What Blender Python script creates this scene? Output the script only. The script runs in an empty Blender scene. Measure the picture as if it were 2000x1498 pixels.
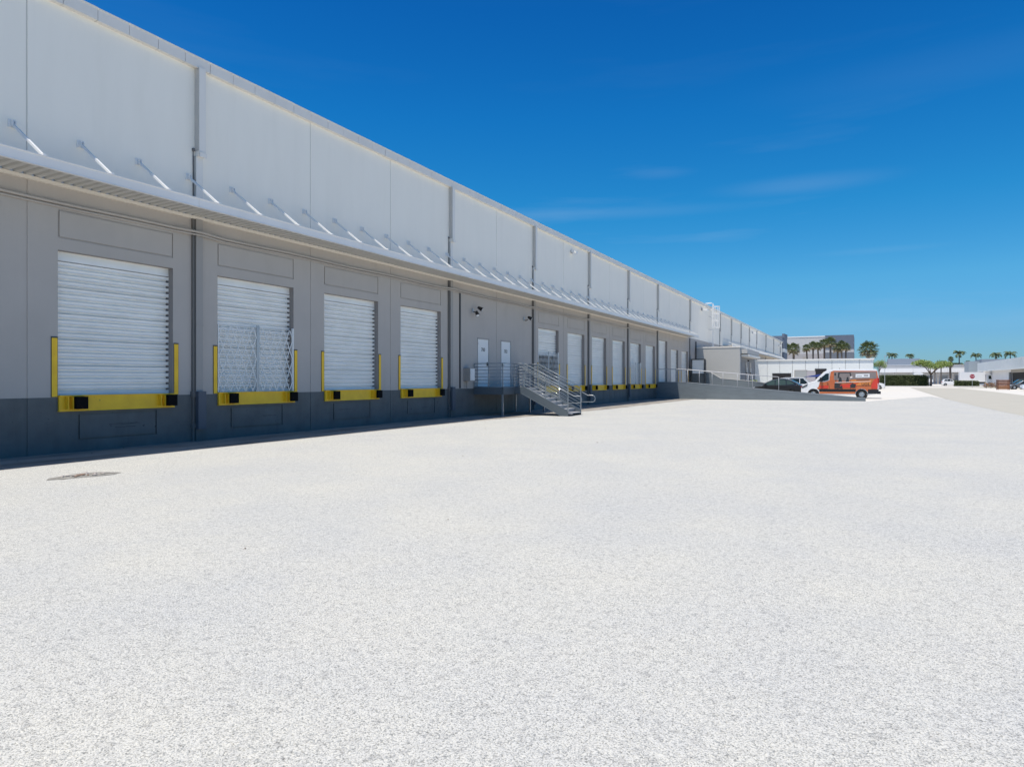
import bpy, bmesh, math, random
from mathutils import Vector, Matrix
R = math.radians
sc = bpy.context.scene
col = sc.collection
# ------------------------------------------------------------------ camera
TH = math.atan(682 / 1333.3); CX, CH = 15.5, 1.6
cd = bpy.data.cameras.new('camera'); cam = bpy.data.objects.new('camera', cd); col.objects.link(cam)
cam.location = (CX, 0, CH); cam.rotation_euler = (R(90), 0, TH)
cd.lens = 24; cd.sensor_width = 36; cd.shift_y = -0.0035; cd.clip_start = 0.1; cd.clip_end = 4000
sc.camera = cam
# ------------------------------------------------------------------ light
SUNV = Vector((0.125, 0.30, -1.0)).normalized()
el = math.asin(-SUNV.z); rot = math.atan2(-SUNV.x, -SUNV.y)
sd = bpy.data.lights.new('sun', 'SUN'); sd.energy = 4.9; sd.angle = R(0.5); sd.color = (1.0, 0.925, 0.82)
sun = bpy.data.objects.new('sun', sd); col.objects.link(sun); sun.location = (0, 0, 40)
sun.rotation_euler = SUNV.to_track_quat('-Z', 'Y').to_euler()
w = bpy.data.worlds.new('World'); sc.world = w; w.use_nodes = True
nt = w.node_tree; N = nt.nodes; L = nt.links
for n in list(N): N.remove(n)
sky = N.new('ShaderNodeTexSky'); sky.sky_type = 'NISHITA'; sky.sun_disc = False
sky.sun_elevation = el; sky.sun_rotation = rot % (2 * math.pi)
sky.air_density = 1.0; sky.dust_density = 0.25; sky.ozone_density = 3.0
hs = N.new('ShaderNodeHueSaturation'); hs.inputs['Saturation'].default_value = 1.22; hs.inputs['Value'].default_value = 1.0
L.new(sky.outputs[0], hs.inputs['Color'])
tc = N.new('ShaderNodeTexCoord'); mp = N.new('ShaderNodeMapping'); mp.inputs['Scale'].default_value = (1.6, 1.6, 14); mp.inputs['Rotation'].default_value = (0.05, -0.08, 0)
L.new(tc.outputs['Generated'], mp.inputs['Vector'])
nz = N.new('ShaderNodeTexNoise'); nz.inputs['Scale'].default_value = 1.5; nz.inputs['Detail'].default_value = 5; nz.inputs['Roughness'].default_value = 0.55
L.new(mp.outputs[0], nz.inputs['Vector'])
rp = N.new('ShaderNodeValToRGB'); rp.color_ramp.elements[0].position = 0.55; rp.color_ramp.elements[1].position = 0.86
rp.color_ramp.elements[0].color = (0, 0, 0, 1); rp.color_ramp.elements[1].color = (0.16, 0.16, 0.16, 1)
L.new(nz.outputs['Fac'], rp.inputs['Fac'])
mx = N.new('ShaderNodeMixRGB'); mx.inputs['Color2'].default_value = (4.5, 5.6, 6.6, 1)
# bluer with height, then a pale zenith added as neutral fill, all round
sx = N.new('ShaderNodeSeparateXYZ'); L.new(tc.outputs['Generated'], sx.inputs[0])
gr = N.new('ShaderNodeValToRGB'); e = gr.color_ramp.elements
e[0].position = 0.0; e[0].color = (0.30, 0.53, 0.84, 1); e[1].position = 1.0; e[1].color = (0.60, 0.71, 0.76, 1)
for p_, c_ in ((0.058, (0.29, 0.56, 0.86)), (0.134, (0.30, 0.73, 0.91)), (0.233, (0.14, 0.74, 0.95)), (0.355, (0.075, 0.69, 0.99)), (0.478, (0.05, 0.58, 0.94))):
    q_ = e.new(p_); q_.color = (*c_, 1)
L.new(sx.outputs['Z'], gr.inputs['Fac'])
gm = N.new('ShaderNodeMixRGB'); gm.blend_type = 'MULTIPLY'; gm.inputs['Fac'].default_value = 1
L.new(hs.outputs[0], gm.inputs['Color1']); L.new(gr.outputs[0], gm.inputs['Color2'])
cr = N.new('ShaderNodeValToRGB'); e = cr.color_ramp.elements
e[0].position = 0.22; e[0].color = (0.8, 0.8, 0.8, 1); e[1].position = 0.36; e[1].color = (0.12, 0.12, 0.12, 1)
L.new(sx.outputs['Z'], cr.inputs['Fac'])
cm = N.new('ShaderNodeMixRGB'); cm.blend_type = 'MULTIPLY'; cm.inputs['Fac'].default_value = 1
L.new(rp.outputs[0], cm.inputs['Color1']); L.new(cr.outputs[0], cm.inputs['Color2'])
last = cm.outputs[0]
for (c_, s_, k_) in (((-0.0666, 0.9647, 0.2548), (0.11, 0.5, 0.013), 0.45), ((-0.33, 0.905, 0.235), (0.22, 0.5, 0.010), 0.36), ((0.02, 0.97, 0.165), (0.08, 0.5, 0.005), 0.35), ((-0.245, 0.925, 0.283), (0.045, 0.5, 0.008), 0.25), ((0.10, 0.93, 0.36), (0.22, 0.5, 0.025), 0.14)):
    a_ = N.new('ShaderNodeVectorMath'); a_.operation = 'SUBTRACT'; a_.inputs[1].default_value = c_; L.new(tc.outputs['Generated'], a_.inputs[0])
    b_ = N.new('ShaderNodeVectorMath'); b_.operation = 'DIVIDE'; b_.inputs[1].default_value = s_; L.new(a_.outputs[0], b_.inputs[0])
    d_ = N.new('ShaderNodeVectorMath'); d_.operation = 'LENGTH'; L.new(b_.outputs[0], d_.inputs[0])
    f_ = N.new('ShaderNodeMapRange'); f_.interpolation_type = 'SMOOTHSTEP'; f_.inputs['From Min'].default_value = 1.3; f_.inputs['From Max'].default_value = 0.0; f_.inputs['To Max'].default_value = 0.30 * k_
    L.new(d_.outputs['Value'], f_.inputs['Value'])
    h_ = N.new('ShaderNodeMath'); h_.operation = 'MULTIPLY'; L.new(f_.outputs[0], h_.inputs[0]); L.new(nz.outputs['Fac'], h_.inputs[1])
    i_ = N.new('ShaderNodeMath'); i_.operation = 'ADD'; L.new(last, i_.inputs[0]); L.new(h_.outputs[0], i_.inputs[1]); last = i_.outputs[0]
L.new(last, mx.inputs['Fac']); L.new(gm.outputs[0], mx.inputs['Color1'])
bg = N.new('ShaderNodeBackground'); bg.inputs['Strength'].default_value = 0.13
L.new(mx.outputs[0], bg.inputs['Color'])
wo = N.new('ShaderNodeOutputWorld'); L.new(bg.outputs[0], wo.inputs['Surface'])
vs = sc.view_settings; vs.view_transform = 'Standard'; vs.look = 'None'; vs.gamma = 1; vs.use_curve_mapping = False; vs.exposure = 0.0
try: sc.display_settings.display_device = 'sRGB'
except Exception: pass
sc.cycles.max_bounces = 8

# ------------------------------------------------------------------ helpers
rnd = random.Random(7)
def ray(px, Z):            # ground point at image column px and depth Z
    t = (px - 1000) / 1333.3
    return (CX + Z * (t * math.cos(TH) - math.sin(TH)), Z * (t * math.sin(TH) + math.cos(TH)))
MATS = {}
def mat(name, c, rough=0.6, metal=0.0, var=0.0, vscale=3.0, bump=0.0, bscale=60.0, c2=None, stretch=None, spec=None, coat=0.0, dist=0.01):
    if name in MATS: return MATS[name]
    m = bpy.data.materials.new(name); m.use_nodes = True
    n = m.node_tree.nodes; l = m.node_tree.links; b = n['Principled BSDF']
    b.inputs['Base Color'].default_value = (*c, 1); b.inputs['Roughness'].default_value = rough; b.inputs['Metallic'].default_value = metal
    if spec is not None: b.inputs['Specular IOR Level'].default_value = spec
    if coat: b.inputs['Coat Weight'].default_value = coat
    geo = n.new('ShaderNodeNewGeometry')
    src = geo.outputs['Position']
    if stretch:
        q = n.new('ShaderNodeMapping'); q.inputs['Scale'].default_value = stretch; l.new(src, q.inputs['Vector']); src = q.outputs[0]
    if var or c2:
        t = n.new('ShaderNodeTexNoise'); t.inputs['Scale'].default_value = vscale; t.inputs['Detail'].default_value = 6; t.inputs['Roughness'].default_value = 0.6
        l.new(src, t.inputs['Vector'])
        r = n.new('ShaderNodeValToRGB'); r.color_ramp.elements[0].position = 0.3; r.color_ramp.elements[1].position = 0.7
        d = c2 if c2 else tuple(x * (1 - var) for x in c)
        r.color_ramp.elements[0].color = (*d, 1)
        r.color_ramp.elements[1].color = (*(tuple(min(1, x * (1 + var * 0.6)) for x in c)), 1)
        l.new(t.outputs['Fac'], r.inputs['Fac']); l.new(r.outputs[0], b.inputs['Base Color'])
    if bump:
        t = n.new('ShaderNodeTexNoise'); t.inputs['Scale'].default_value = bscale; t.inputs['Detail'].default_value = 3
        l.new(geo.outputs['Position'], t.inputs['Vector'])
        bn = n.new('ShaderNodeBump'); bn.inputs['Strength'].default_value = bump; bn.inputs['Distance'].default_value = dist
        l.new(t.outputs['Fac'], bn.inputs['Height']); l.new(bn.outputs[0], b.inputs['Normal'])
    MATS[name] = m
    return m
class MB:
    def __init__(s): s.v = []; s.f = []; s.m = []; s.cur = 0; s.sm = False
    def add(s, vs_, fs):
        o = len(s.v); s.v += [tuple(p) for p in vs_]
        for f in fs: s.f.append([o + i for i in f]); s.m.append(s.cur)
        return s
    def box(s, x0, x1, y0, y1, z0, z1):
        return s.add([(x0, y0, z0), (x1, y0, z0), (x1, y1, z0), (x0, y1, z0), (x0, y0, z1), (x1, y0, z1), (x1, y1, z1), (x0, y1, z1)],
                     [(0, 3, 2, 1), (4, 5, 6, 7), (0, 1, 5, 4), (1, 2, 6, 5), (2, 3, 7, 6), (3, 0, 4, 7)])
    def quad(s, a, b, c, d): return s.add([a, b, c, d], [(0, 1, 2, 3)])
    def bar(s, a, b, w_, h_=None):      # rectangular bar from a to b
        h_ = h_ or w_; a = Vector(a); b = Vector(b); d = (b - a).normalized()
        up = Vector((0, 0, 1)) if abs(d.z) < 0.95 else Vector((0, 1, 0))
        sx = d.cross(up).normalized() * (w_ / 2); sy = sx.cross(d).normalized() * (h_ / 2)
        P = []
        for p in (a, b):
            for i, j in ((-1, -1), (1, -1), (1, 1), (-1, 1)): P.append(p + sx * i + sy * j)
        return s.add(P, [(0, 3, 2, 1), (4, 5, 6, 7), (0, 1, 5, 4), (1, 2, 6, 5), (2, 3, 7, 6), (3, 0, 4, 7)])
    def tube(s, pts, r, n=8, r2=None):
        pts = [Vector(p) for p in pts]; o = len(s.v); k = len(pts)
        ref = None
        for i, p in enumerate(pts):
            d = (pts[min(i + 1, k - 1)] - pts[max(i - 1, 0)]).normalized()
            if ref is None: ref = d.orthogonal().normalized()
            ref = (ref - d * ref.dot(d)).normalized()
            bi = d.cross(ref); rr = r if r2 is None else r + (r2 - r) * i / max(1, k - 1)
            for j in range(n):
                a = 2 * math.pi * j / n
                s.v.append(tuple(p + ref * math.cos(a) * rr + bi * math.sin(a) * rr))
        for i in range(k - 1):
            for j in range(n):
                s.f.append([o + i * n + j, o + i * n + (j + 1) % n, o + (i + 1) * n + (j + 1) % n, o + (i + 1) * n + j]); s.m.append(s.cur)
        s.f.append([o + j for j in reversed(range(n))]); s.m.append(s.cur)
        s.f.append([o + (k - 1) * n + j for j in range(n)]); s.m.append(s.cur)
        return s
    def cyl(s, a, b, r, n=16): return s.tube([a, b], r, n)
    def prism(s, poly, y0, y1, axis='y'):   # poly in (x,z) extruded along y ; axis 'z': poly (x,y)
        n = len(poly)
        if axis == 'y': A = [(p[0], y0, p[1]) for p in poly] + [(p[0], y1, p[1]) for p in poly]
        elif axis == 'x': A = [(y0, p[0], p[1]) for p in poly] + [(y1, p[0], p[1]) for p in poly]
        else: A = [(p[0], p[1], y0) for p in poly] + [(p[0], p[1], y1) for p in poly]
        F = [tuple(range(n)), tuple(reversed(range(n, 2 * n)))] + [(i, i + n, (i + 1) % n + n, (i + 1) % n) for i in range(n)]
        return s.add(A, F)
    def mesh(s, name, mats, smooth=False, fix=True):
        me = bpy.data.meshes.new(name); me.from_pydata(s.v, [], s.f)
        for m in (mats if isinstance(mats, (list, tuple)) else [mats]): me.materials.append(m)
        for p, k in zip(me.polygons, s.m): p.material_index = k
        if fix:
            bm = bmesh.new(); bm.from_mesh(me); bmesh.ops.recalc_face_normals(bm, faces=bm.faces); bm.to_mesh(me); bm.free()
        if smooth:
            for p in me.polygons: p.use_smooth = True
        me.update(); return me
    def build(s, name, mats, parent=None, loc=(0, 0, 0), rz=0, smooth=False, fix=True):
        return link(name, s.mesh(name, mats, smooth, fix), parent, loc, rz)
def link(name, me, parent=None, loc=(0, 0, 0), rz=0):
    o = bpy.data.objects.new(name, me); col.objects.link(o); o.location = loc; o.rotation_euler = (0, 0, rz)
    if parent: o.parent = parent
    return o
def tag(o, label, cat, group=None, kind=None):
    if label: o['label'] = label
    if cat: o['category'] = cat
    if group: o['group'] = group
    if kind: o['kind'] = kind
    return o
def empty(name, loc, label, cat, rz=0, group=None):
    o = bpy.data.objects.new(name, None); col.objects.link(o); o.location = loc; o.rotation_euler = (0, 0, rz)
    o.empty_display_size = 0.3
    return tag(o, label, cat, group)
KIDS = {}
def copy_tree(o, parent=None):
    c = o.copy(); col.objects.link(c)
    if parent: c.parent = parent
    for ch in list(o.children): copy_tree(ch, c)
    return c
def text_part(txt, size, m, parent, mtx, name='lettering'):
    cu = bpy.data.curves.new(name, 'FONT'); cu.body = txt; cu.size = size; cu.extrude = 0.003; cu.align_x = 'CENTER'; cu.align_y = 'CENTER'
    cu.resolution_u = 3
    t = bpy.data.objects.new(name, cu); col.objects.link(t)
    dg = bpy.context.evaluated_depsgraph_get(); dg.update()
    me = bpy.data.meshes.new_from_object(t.evaluated_get(dg)); bpy.data.objects.remove(t)
    me.name = name; me.transform(mtx); me.materials.clear(); me.materials.append(m)
    return link(name, me, parent)
def catenary(*a): pass

# ------------------------------------------------------------------ materials
M_white = mat('wall_white_paint', (0.93, 0.885, 0.785), 0.75, var=0.02, vscale=1.2, stretch=(1, 1.0, 0.3), bump=0.25, bscale=45, dist=0.004)
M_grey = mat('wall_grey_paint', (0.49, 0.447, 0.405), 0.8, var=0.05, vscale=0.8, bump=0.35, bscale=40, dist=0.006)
def chips(m, col2, scale, th):
    n = m.node_tree.nodes; l = m.node_tree.links; b = n['Principled BSDF']
    src = b.inputs['Base Color'].links[0].from_socket
    g = n.new('ShaderNodeNewGeometry'); t = n.new('ShaderNodeTexNoise'); t.inputs['Scale'].default_value = scale; t.inputs['Detail'].default_value = 5; t.inputs['Roughness'].default_value = 0.7
    l.new(g.outputs['Position'], t.inputs['Vector'])
    r = n.new('ShaderNodeValToRGB'); r.color_ramp.elements[0].position = th; r.color_ramp.elements[1].position = th + 0.02
    l.new(t.outputs['Fac'], r.inputs['Fac'])
    x = n.new('ShaderNodeMixRGB'); x.inputs['Color2'].default_value = (*col2, 1); l.new(r.outputs[0], x.inputs['Fac']); l.new(src, x.inputs['Color1']); l.new(x.outputs[0], b.inputs['Base Color'])
def navy_mat():
    m = mat('wall_navy_paint', (0.12, 0.13, 0.13), 0.6, var=0.2, vscale=1.6, bump=0.3, bscale=30, dist=0.005)
    return m
M_navy = navy_mat()
M_coping = mat('coping_metal', (0.80, 0.765, 0.70), 0.5, var=0.05, vscale=1.2)
M_seal = mat('joint_sealant', (0.10, 0.10, 0.10), 0.8)
M_door = mat('shutter_white_steel', (0.92, 0.905, 0.86), 0.28, var=0.07, vscale=1.2, stretch=(1, 1, 1.5))
M_yel = mat('yellow_paint', (1.0, 0.58, 0.02), 0.5, var=0.12, vscale=3)
def streaks(m, amt, dens):
    n = m.node_tree.nodes; l = m.node_tree.links; b = n['Principled BSDF']
    src = b.inputs['Base Color'].links[0].from_socket
    g = n.new('ShaderNodeNewGeometry'); q = n.new('ShaderNodeMapping'); q.inputs['Scale'].default_value = (1, dens, 0.22); l.new(g.outputs['Position'], q.inputs['Vector'])
    t = n.new('ShaderNodeTexNoise'); t.inputs['Scale'].default_value = 1.0; t.inputs['Detail'].default_value = 4; t.inputs['Roughness'].default_value = 0.65; l.new(q.outputs[0], t.inputs['Vector'])
    r = n.new('ShaderNodeValToRGB'); r.color_ramp.elements[0].position = 0.50; r.color_ramp.elements[1].position = 0.80
    r.color_ramp.elements[0].color = (1, 1, 1, 1); r.color_ramp.elements[1].color = (1 - amt, 1 - amt, 1 - amt * 1.15, 1)
    l.new(t.outputs['Fac'], r.inputs['Fac'])
    x = n.new('ShaderNodeMixRGB'); x.blend_type = 'MULTIPLY'; x.inputs['Fac'].default_value = 1; l.new(src, x.inputs['Color1']); l.new(r.outputs[0], x.inputs['Color2']); l.new(x.outputs[0], b.inputs['Base Color'])
streaks(M_white, 0.035, 2.0); streaks(M_grey, 0.06, 1.6); streaks(M_navy, 0.22, 2.0)
chips(M_yel, (0.10, 0.07, 0.04), 11, 0.685)
chips(M_navy, (0.035, 0.04, 0.045), 3.2, 0.66)
M_rubber = mat('black_rubber', (0.008, 0.008, 0.008), 0.9, bump=0.3, bscale=80, spec=0.1)
M_jamb = mat('jamb_grey', (0.30, 0.275, 0.26), 0.7)
M_trimd = mat('dark_edge_trim', (0.05, 0.055, 0.06), 0.6)
M_metalw = mat('white_enamel_metal', (0.80, 0.80, 0.78), 0.4)
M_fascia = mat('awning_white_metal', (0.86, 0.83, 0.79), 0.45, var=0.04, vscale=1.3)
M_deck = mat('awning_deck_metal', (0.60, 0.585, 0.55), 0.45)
M_ledger = mat('awning_cream_ledger', (0.82, 0.76, 0.66), 0.5)
M_pipe = mat('dark_pipe', (0.03, 0.03, 0.032), 0.6)
M_spout = mat('downspout_white', (0.82, 0.785, 0.72), 0.5)
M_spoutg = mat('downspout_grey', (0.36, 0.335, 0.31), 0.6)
M_galv = mat('galvanised_steel', (0.50, 0.52, 0.53), 0.4, metal=0.35)
M_rail = mat('blue_grey_rail_paint', (0.19, 0.225, 0.25), 0.36, metal=0.0, spec=1.0, coat=0.8)
M_tread = mat('stair_tread_concrete', (0.42, 0.42, 0.43), 0.7, var=0.1)
M_black = mat('black_plastic', (0.012, 0.012, 0.014), 0.4)
M_dark = mat('dark_interior', (0.02, 0.02, 0.022), 0.9)
M_slate = mat('slate_paint', (0.13, 0.16, 0.21), 0.7, var=0.04)
M_ramp = mat('ramp_blue_grey_paint', (0.155, 0.185, 0.205), 0.75, var=0.12, vscale=1.2, stretch=(1, 1, 4), bump=0.3)
M_annex = mat('annex_warm_grey', (0.47, 0.47, 0.45), 0.8, var=0.03, vscale=0.6, bump=0.3, bscale=40, dist=0.005)
M_conc = mat('concrete_grey', (0.50, 0.50, 0.48), 0.8, var=0.12)
M_glass = mat('dark_glass', (0.016, 0.024, 0.02), 0.08, spec=0.45)
M_roof = mat('roof_membrane', (0.6, 0.6, 0.58), 0.9)
M_tyre = mat('tyre_rubber', (0.012, 0.012, 0.012), 0.75)
M_rim = mat('wheel_alloy', (0.55, 0.56, 0.58), 0.3, metal=0.7)
M_red = mat('red_lens', (0.35, 0.01, 0.01), 0.2)
M_lamp = mat('lamp_lens', (0.75, 0.77, 0.8), 0.15)

# ------------------------------------------------------------------ ground
def ground_mat():
    m = bpy.data.materials.new('pale_gravel_chipseal'); m.use_nodes = True
    n = m.node_tree.nodes; l = m.node_tree.links; b = n['Principled BSDF']; b.inputs['Roughness'].default_value = 0.85
    b.inputs['Specular IOR Level'].default_value = 0.25
    g = n.new('ShaderNodeNewGeometry')
    vo = n.new('ShaderNodeTexVoronoi'); vo.inputs['Scale'].default_value = 138; vo.inputs['Randomness'].default_value = 1
    no = n.new('ShaderNodeTexNoise'); no.inputs['Scale'].default_value = 22; no.inputs['Detail'].default_value = 4
    mixv = n.new('ShaderNodeMixRGB'); mixv.inputs['Fac'].default_value = 0.03
    l.new(g.outputs['Position'], no.inputs['Vector']); l.new(g.outputs['Position'], mixv.inputs['Color1']); l.new(no.outputs['Color'], mixv.inputs['Color2'])
    l.new(mixv.outputs[0], vo.inputs['Vector'])
    # stone tone from cell colour
    sep = n.new('ShaderNodeSeparateColor'); l.new(vo.outputs['Color'], sep.inputs[0])
    r1 = n.new('ShaderNodeValToRGB'); e = r1.color_ramp.elements
    e[0].position = 0.0; e[0].color = (0.34, 0.35, 0.36, 1); e[1].position = 1.0; e[1].color = (0.70, 0.69, 0.66, 1)
    x = e.new(0.10); x.color = (0.46, 0.47, 0.48, 1); x = e.new(0.3); x.color = (0.60, 0.60, 0.60, 1); x = e.new(0.72); x.color = (0.655, 0.655, 0.65, 1)
    l.new(sep.outputs[0], r1.inputs['Fac'])
    # gaps between stones
    r2 = n.new('ShaderNodeValToRGB'); e = r2.color_ramp.elements
    e[0].position = 0.52; e[0].color = (1, 1, 1, 1); e[1].position = 0.85; e[1].color = (0.54, 0.54, 0.53, 1)
    l.new(vo.outputs['Distance'], r2.inputs['Fac'])
    mu = n.new('ShaderNodeMixRGB'); mu.blend_type = 'MULTIPLY'; mu.inputs['Fac'].default_value = 1
    l.new(r1.outputs[0], mu.inputs['Color1']); l.new(r2.outputs[0], mu.inputs['Color2'])
    # broad wear patches
    n2 = n.new('ShaderNodeTexNoise'); n2.inputs['Scale'].default_value = 0.42; n2.inputs['Detail'].default_value = 8; n2.inputs['Roughness'].default_value = 0.65
    l.new(g.outputs['Position'], n2.inputs['Vector'])
    r3 = n.new('ShaderNodeValToRGB'); e = r3.color_ramp.elements
    e[0].position = 0.34; e[0].color = (0.885, 0.895, 0.875, 1); e[1].position = 0.66; e[1].color = (0.99, 0.98, 0.905, 1)
    l.new(n2.outputs['Fac'], r3.inputs['Fac'])
    mu2 = n.new('ShaderNodeMixRGB'); mu2.blend_type = 'MULTIPLY'; mu2.inputs['Fac'].default_value = 1
    l.new(mu.outputs[0], mu2.inputs['Color1']); l.new(r3.outputs[0], mu2.inputs['Color2'])
    # pits
    n3 = n.new('ShaderNodeTexNoise'); n3.inputs['Scale'].default_value = 85; n3.inputs['Detail'].default_value = 2
    l.new(g.outputs['Position'], n3.inputs['Vector'])
    r4 = n.new('ShaderNodeValToRGB'); e = r4.color_ramp.elements
    e[0].position = 0.29; e[0].color = (0.56, 0.56, 0.55, 1); e[1].position = 0.42; e[1].color = (1, 1, 1, 1)
    l.new(n3.outputs['Fac'], r4.inputs['Fac'])
    mu3 = n.new('ShaderNodeMixRGB'); mu3.blend_type = 'MULTIPLY'; mu3.inputs['Fac'].default_value = 1
    l.new(mu2.outputs[0], mu3.inputs['Color1']); l.new(r4.outputs[0], mu3.inputs['Color2'])
    # sparser, larger gaps that still read farther off
    n4 = n.new('ShaderNodeTexNoise'); n4.inputs['Scale'].default_value = 17; n4.inputs['Detail'].default_value = 3; n4.inputs['Roughness'].default_value = 0.7
    l.new(g.outputs['Position'], n4.inputs['Vector'])
    r5 = n.new('ShaderNodeValToRGB'); e = r5.color_ramp.elements
    e[0].position = 0.33; e[0].color = (0.81, 0.81, 0.815, 1); e[1].position = 0.47; e[1].color = (1.015, 1.015, 1.01, 1)
    l.new(n4.outputs['Fac'], r5.inputs['Fac'])
    mu4 = n.new('ShaderNodeMixRGB'); mu4.blend_type = 'MULTIPLY'; mu4.inputs['Fac'].default_value = 1
    l.new(mu3.outputs[0], mu4.inputs['Color1']); l.new(r5.outputs[0], mu4.inputs['Color2'])
    l.new(mu4.outputs[0], b.inputs['Base Color'])
    bn = n.new('ShaderNodeBump'); bn.inputs['Strength'].default_value = 0.42; bn.inputs['Distance'].default_value = 0.006; bn.invert = True
    l.new(vo.outputs['Distance'], bn.inputs['Height']); l.new(bn.outputs[0], b.inputs['Normal'])
    return m
M_gravel = ground_mat()
M_floor = mat('pale_concrete_yard', (0.66, 0.635, 0.575), 0.85, var=0.05, vscale=0.35, bump=0.2)
M_apron = mat('dirty_concrete_apron', (0.42, 0.39, 0.34), 0.8, c2=(0.16, 0.145, 0.125), vscale=0.9, stretch=(2.0, 0.5, 1), bump=0.2)
M_road = mat('beige_road_surface', (0.46, 0.44, 0.375), 0.9, var=0.05, vscale=0.8, bump=0.2)
def sheet(name, poly, z, m):
    mb = MB(); mb.add([(x, y, z) for x, y in poly], [tuple(range(len(poly)))])
    o = mb.build(name, m, fix=False)
    if o.data.polygons[0].normal.z < 0: o.data.flip_normals()
    o['kind'] = 'structure'; return o
sheet('ground', [(-1500, -1500), (1500, -1500), (1500, 2500), (-1500, 2500)], 0.0, M_floor)
sheet('concrete_apron', [(0.0, -20), (2.3, -20), (2.35, 18), (3.6, 32), (3.9, 50), (4.2, 57.2), (0, 57.2)], 0.008, M_apron)
sheet('gravel_lot', [(2.1, -60), (80, -60), (80, -10), (60, 20), ray(2100, 26.5), ray(2000, 30.2), ray(1920, 39), ray(1850, 56), ray(1818, 66), ray(1730, 54), (15.8, 56.2), (3.4, 56.2),
                     (3.3, 50), (3.35, 36), (2.8, 28), (2.2, 22), (2.05, 10)], 0.012, M_gravel)
sheet('road', [ray(2200, 24), ray(2000, 30.1), ray(1920, 39), ray(1850, 56), ray(1792, 106), ray(1778, 140), ray(1870, 133), ray(1940, 92), ray(2000, 70), ray(2200, 42)], 0.016, M_road)
kb = MB()
a = ray(1716, 164); b = ray(1870, 158)
kb.box(19.0, 60, 187.2, 187.5, 0, 0.15)
o = kb.build('kerb', M_conc); o['kind'] = 'structure'
M_grass = mat('verge_grass', (0.10, 0.14, 0.045), 0.9, c2=(0.20, 0.20, 0.10), vscale=1.5)
sheet('grass_verge', [(33.5, 166), (44, 164), (44, 172), (33.5, 171)], 0.02, M_grass)
sheet('pavement', [(19.0, 187.5), (60, 187.5), (60, 191), (19.0, 191)], 0.15, M_conc)

# stained sunken patch with rubble near the wall
def patch():
    root = empty('sunken_patch', (4.0, 6.85, 0), 'dark stained sunken patch of broken paving in the pale gravel near the wall', 'pothole')
    mb = MB(); n = 26; pts = []
    for i in range(n):
        a = 2 * math.pi * i / n; r = 1 + 0.12 * math.sin(3 * a) + 0.10 * rnd.uniform(-1, 1)
        r *= 1 + 0.25 * max(0, math.cos(a - 0.9)) ** 4; pts.append((0.28 * math.cos(a) * r, 0.50 * math.sin(a) * r, 0.017))
    mb.add(pts, [tuple(range(n))])
    mb.build('stain', mat('oily_stain', (0.15, 0.145, 0.13), 0.8, c2=(0.36, 0.35, 0.32), vscale=6, bump=0.4, bscale=50), root)
    for k in range(12):
        sz = rnd.uniform(0.02, 0.05); x, y = rnd.uniform(-0.2, 0.16), rnd.uniform(-0.28, 0.3)
        bm = bmesh.new(); bmesh.ops.create_icosphere(bm, subdivisions=1, radius=sz)
        for v in bm.verts: v.co = Vector((v.co.x * rnd.uniform(.7, 1.3), v.co.y * rnd.uniform(.7, 1.3), v.co.z * rnd.uniform(.3, .6)))
        me = bpy.data.meshes.new('rubble'); bm.to_mesh(me); bm.free()
        me.materials.append(mat('rubble_brown', (0.30, 0.20, 0.14), 0.9) if k % 3 == 0 else mat('rubble_pale', (0.42, 0.38, 0.34), 0.9))
        link('rubble', me, root, (x, y, 0.025))
patch()
lt = MB(); rg2 = random.Random(3)
for k in range(140):
    y = rg2.uniform(3.5, 40); x = rg2.choice((rg2.uniform(0.1, 1.9), rg2.uniform(0.05, 0.5), rg2.uniform(2.2, 12))); q = rg2.uniform(0.008, 0.028); a = rg2.uniform(0, 6)
    c_, s_ = math.cos(a) * q, math.sin(a) * q
    lt.add([(x + c_, y + s_, .018), (x - s_, y + c_ * .5, .018), (x - c_, y - s_, .018), (x + s_, y - c_ * .5, .018), (x, y, .018 + q * .6)], [(0, 1, 4), (1, 2, 4), (2, 3, 4), (3, 0, 4)])
o = lt.build('leaf_litter', mat('litter_brown', (0.12, 0.09, 0.06), 0.9, c2=(0.30, 0.26, 0.2), vscale=2)); tag(o, 'scattered bits of leaf and grit along the wall foot and pale gravel', 'litter', kind='stuff')

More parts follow.
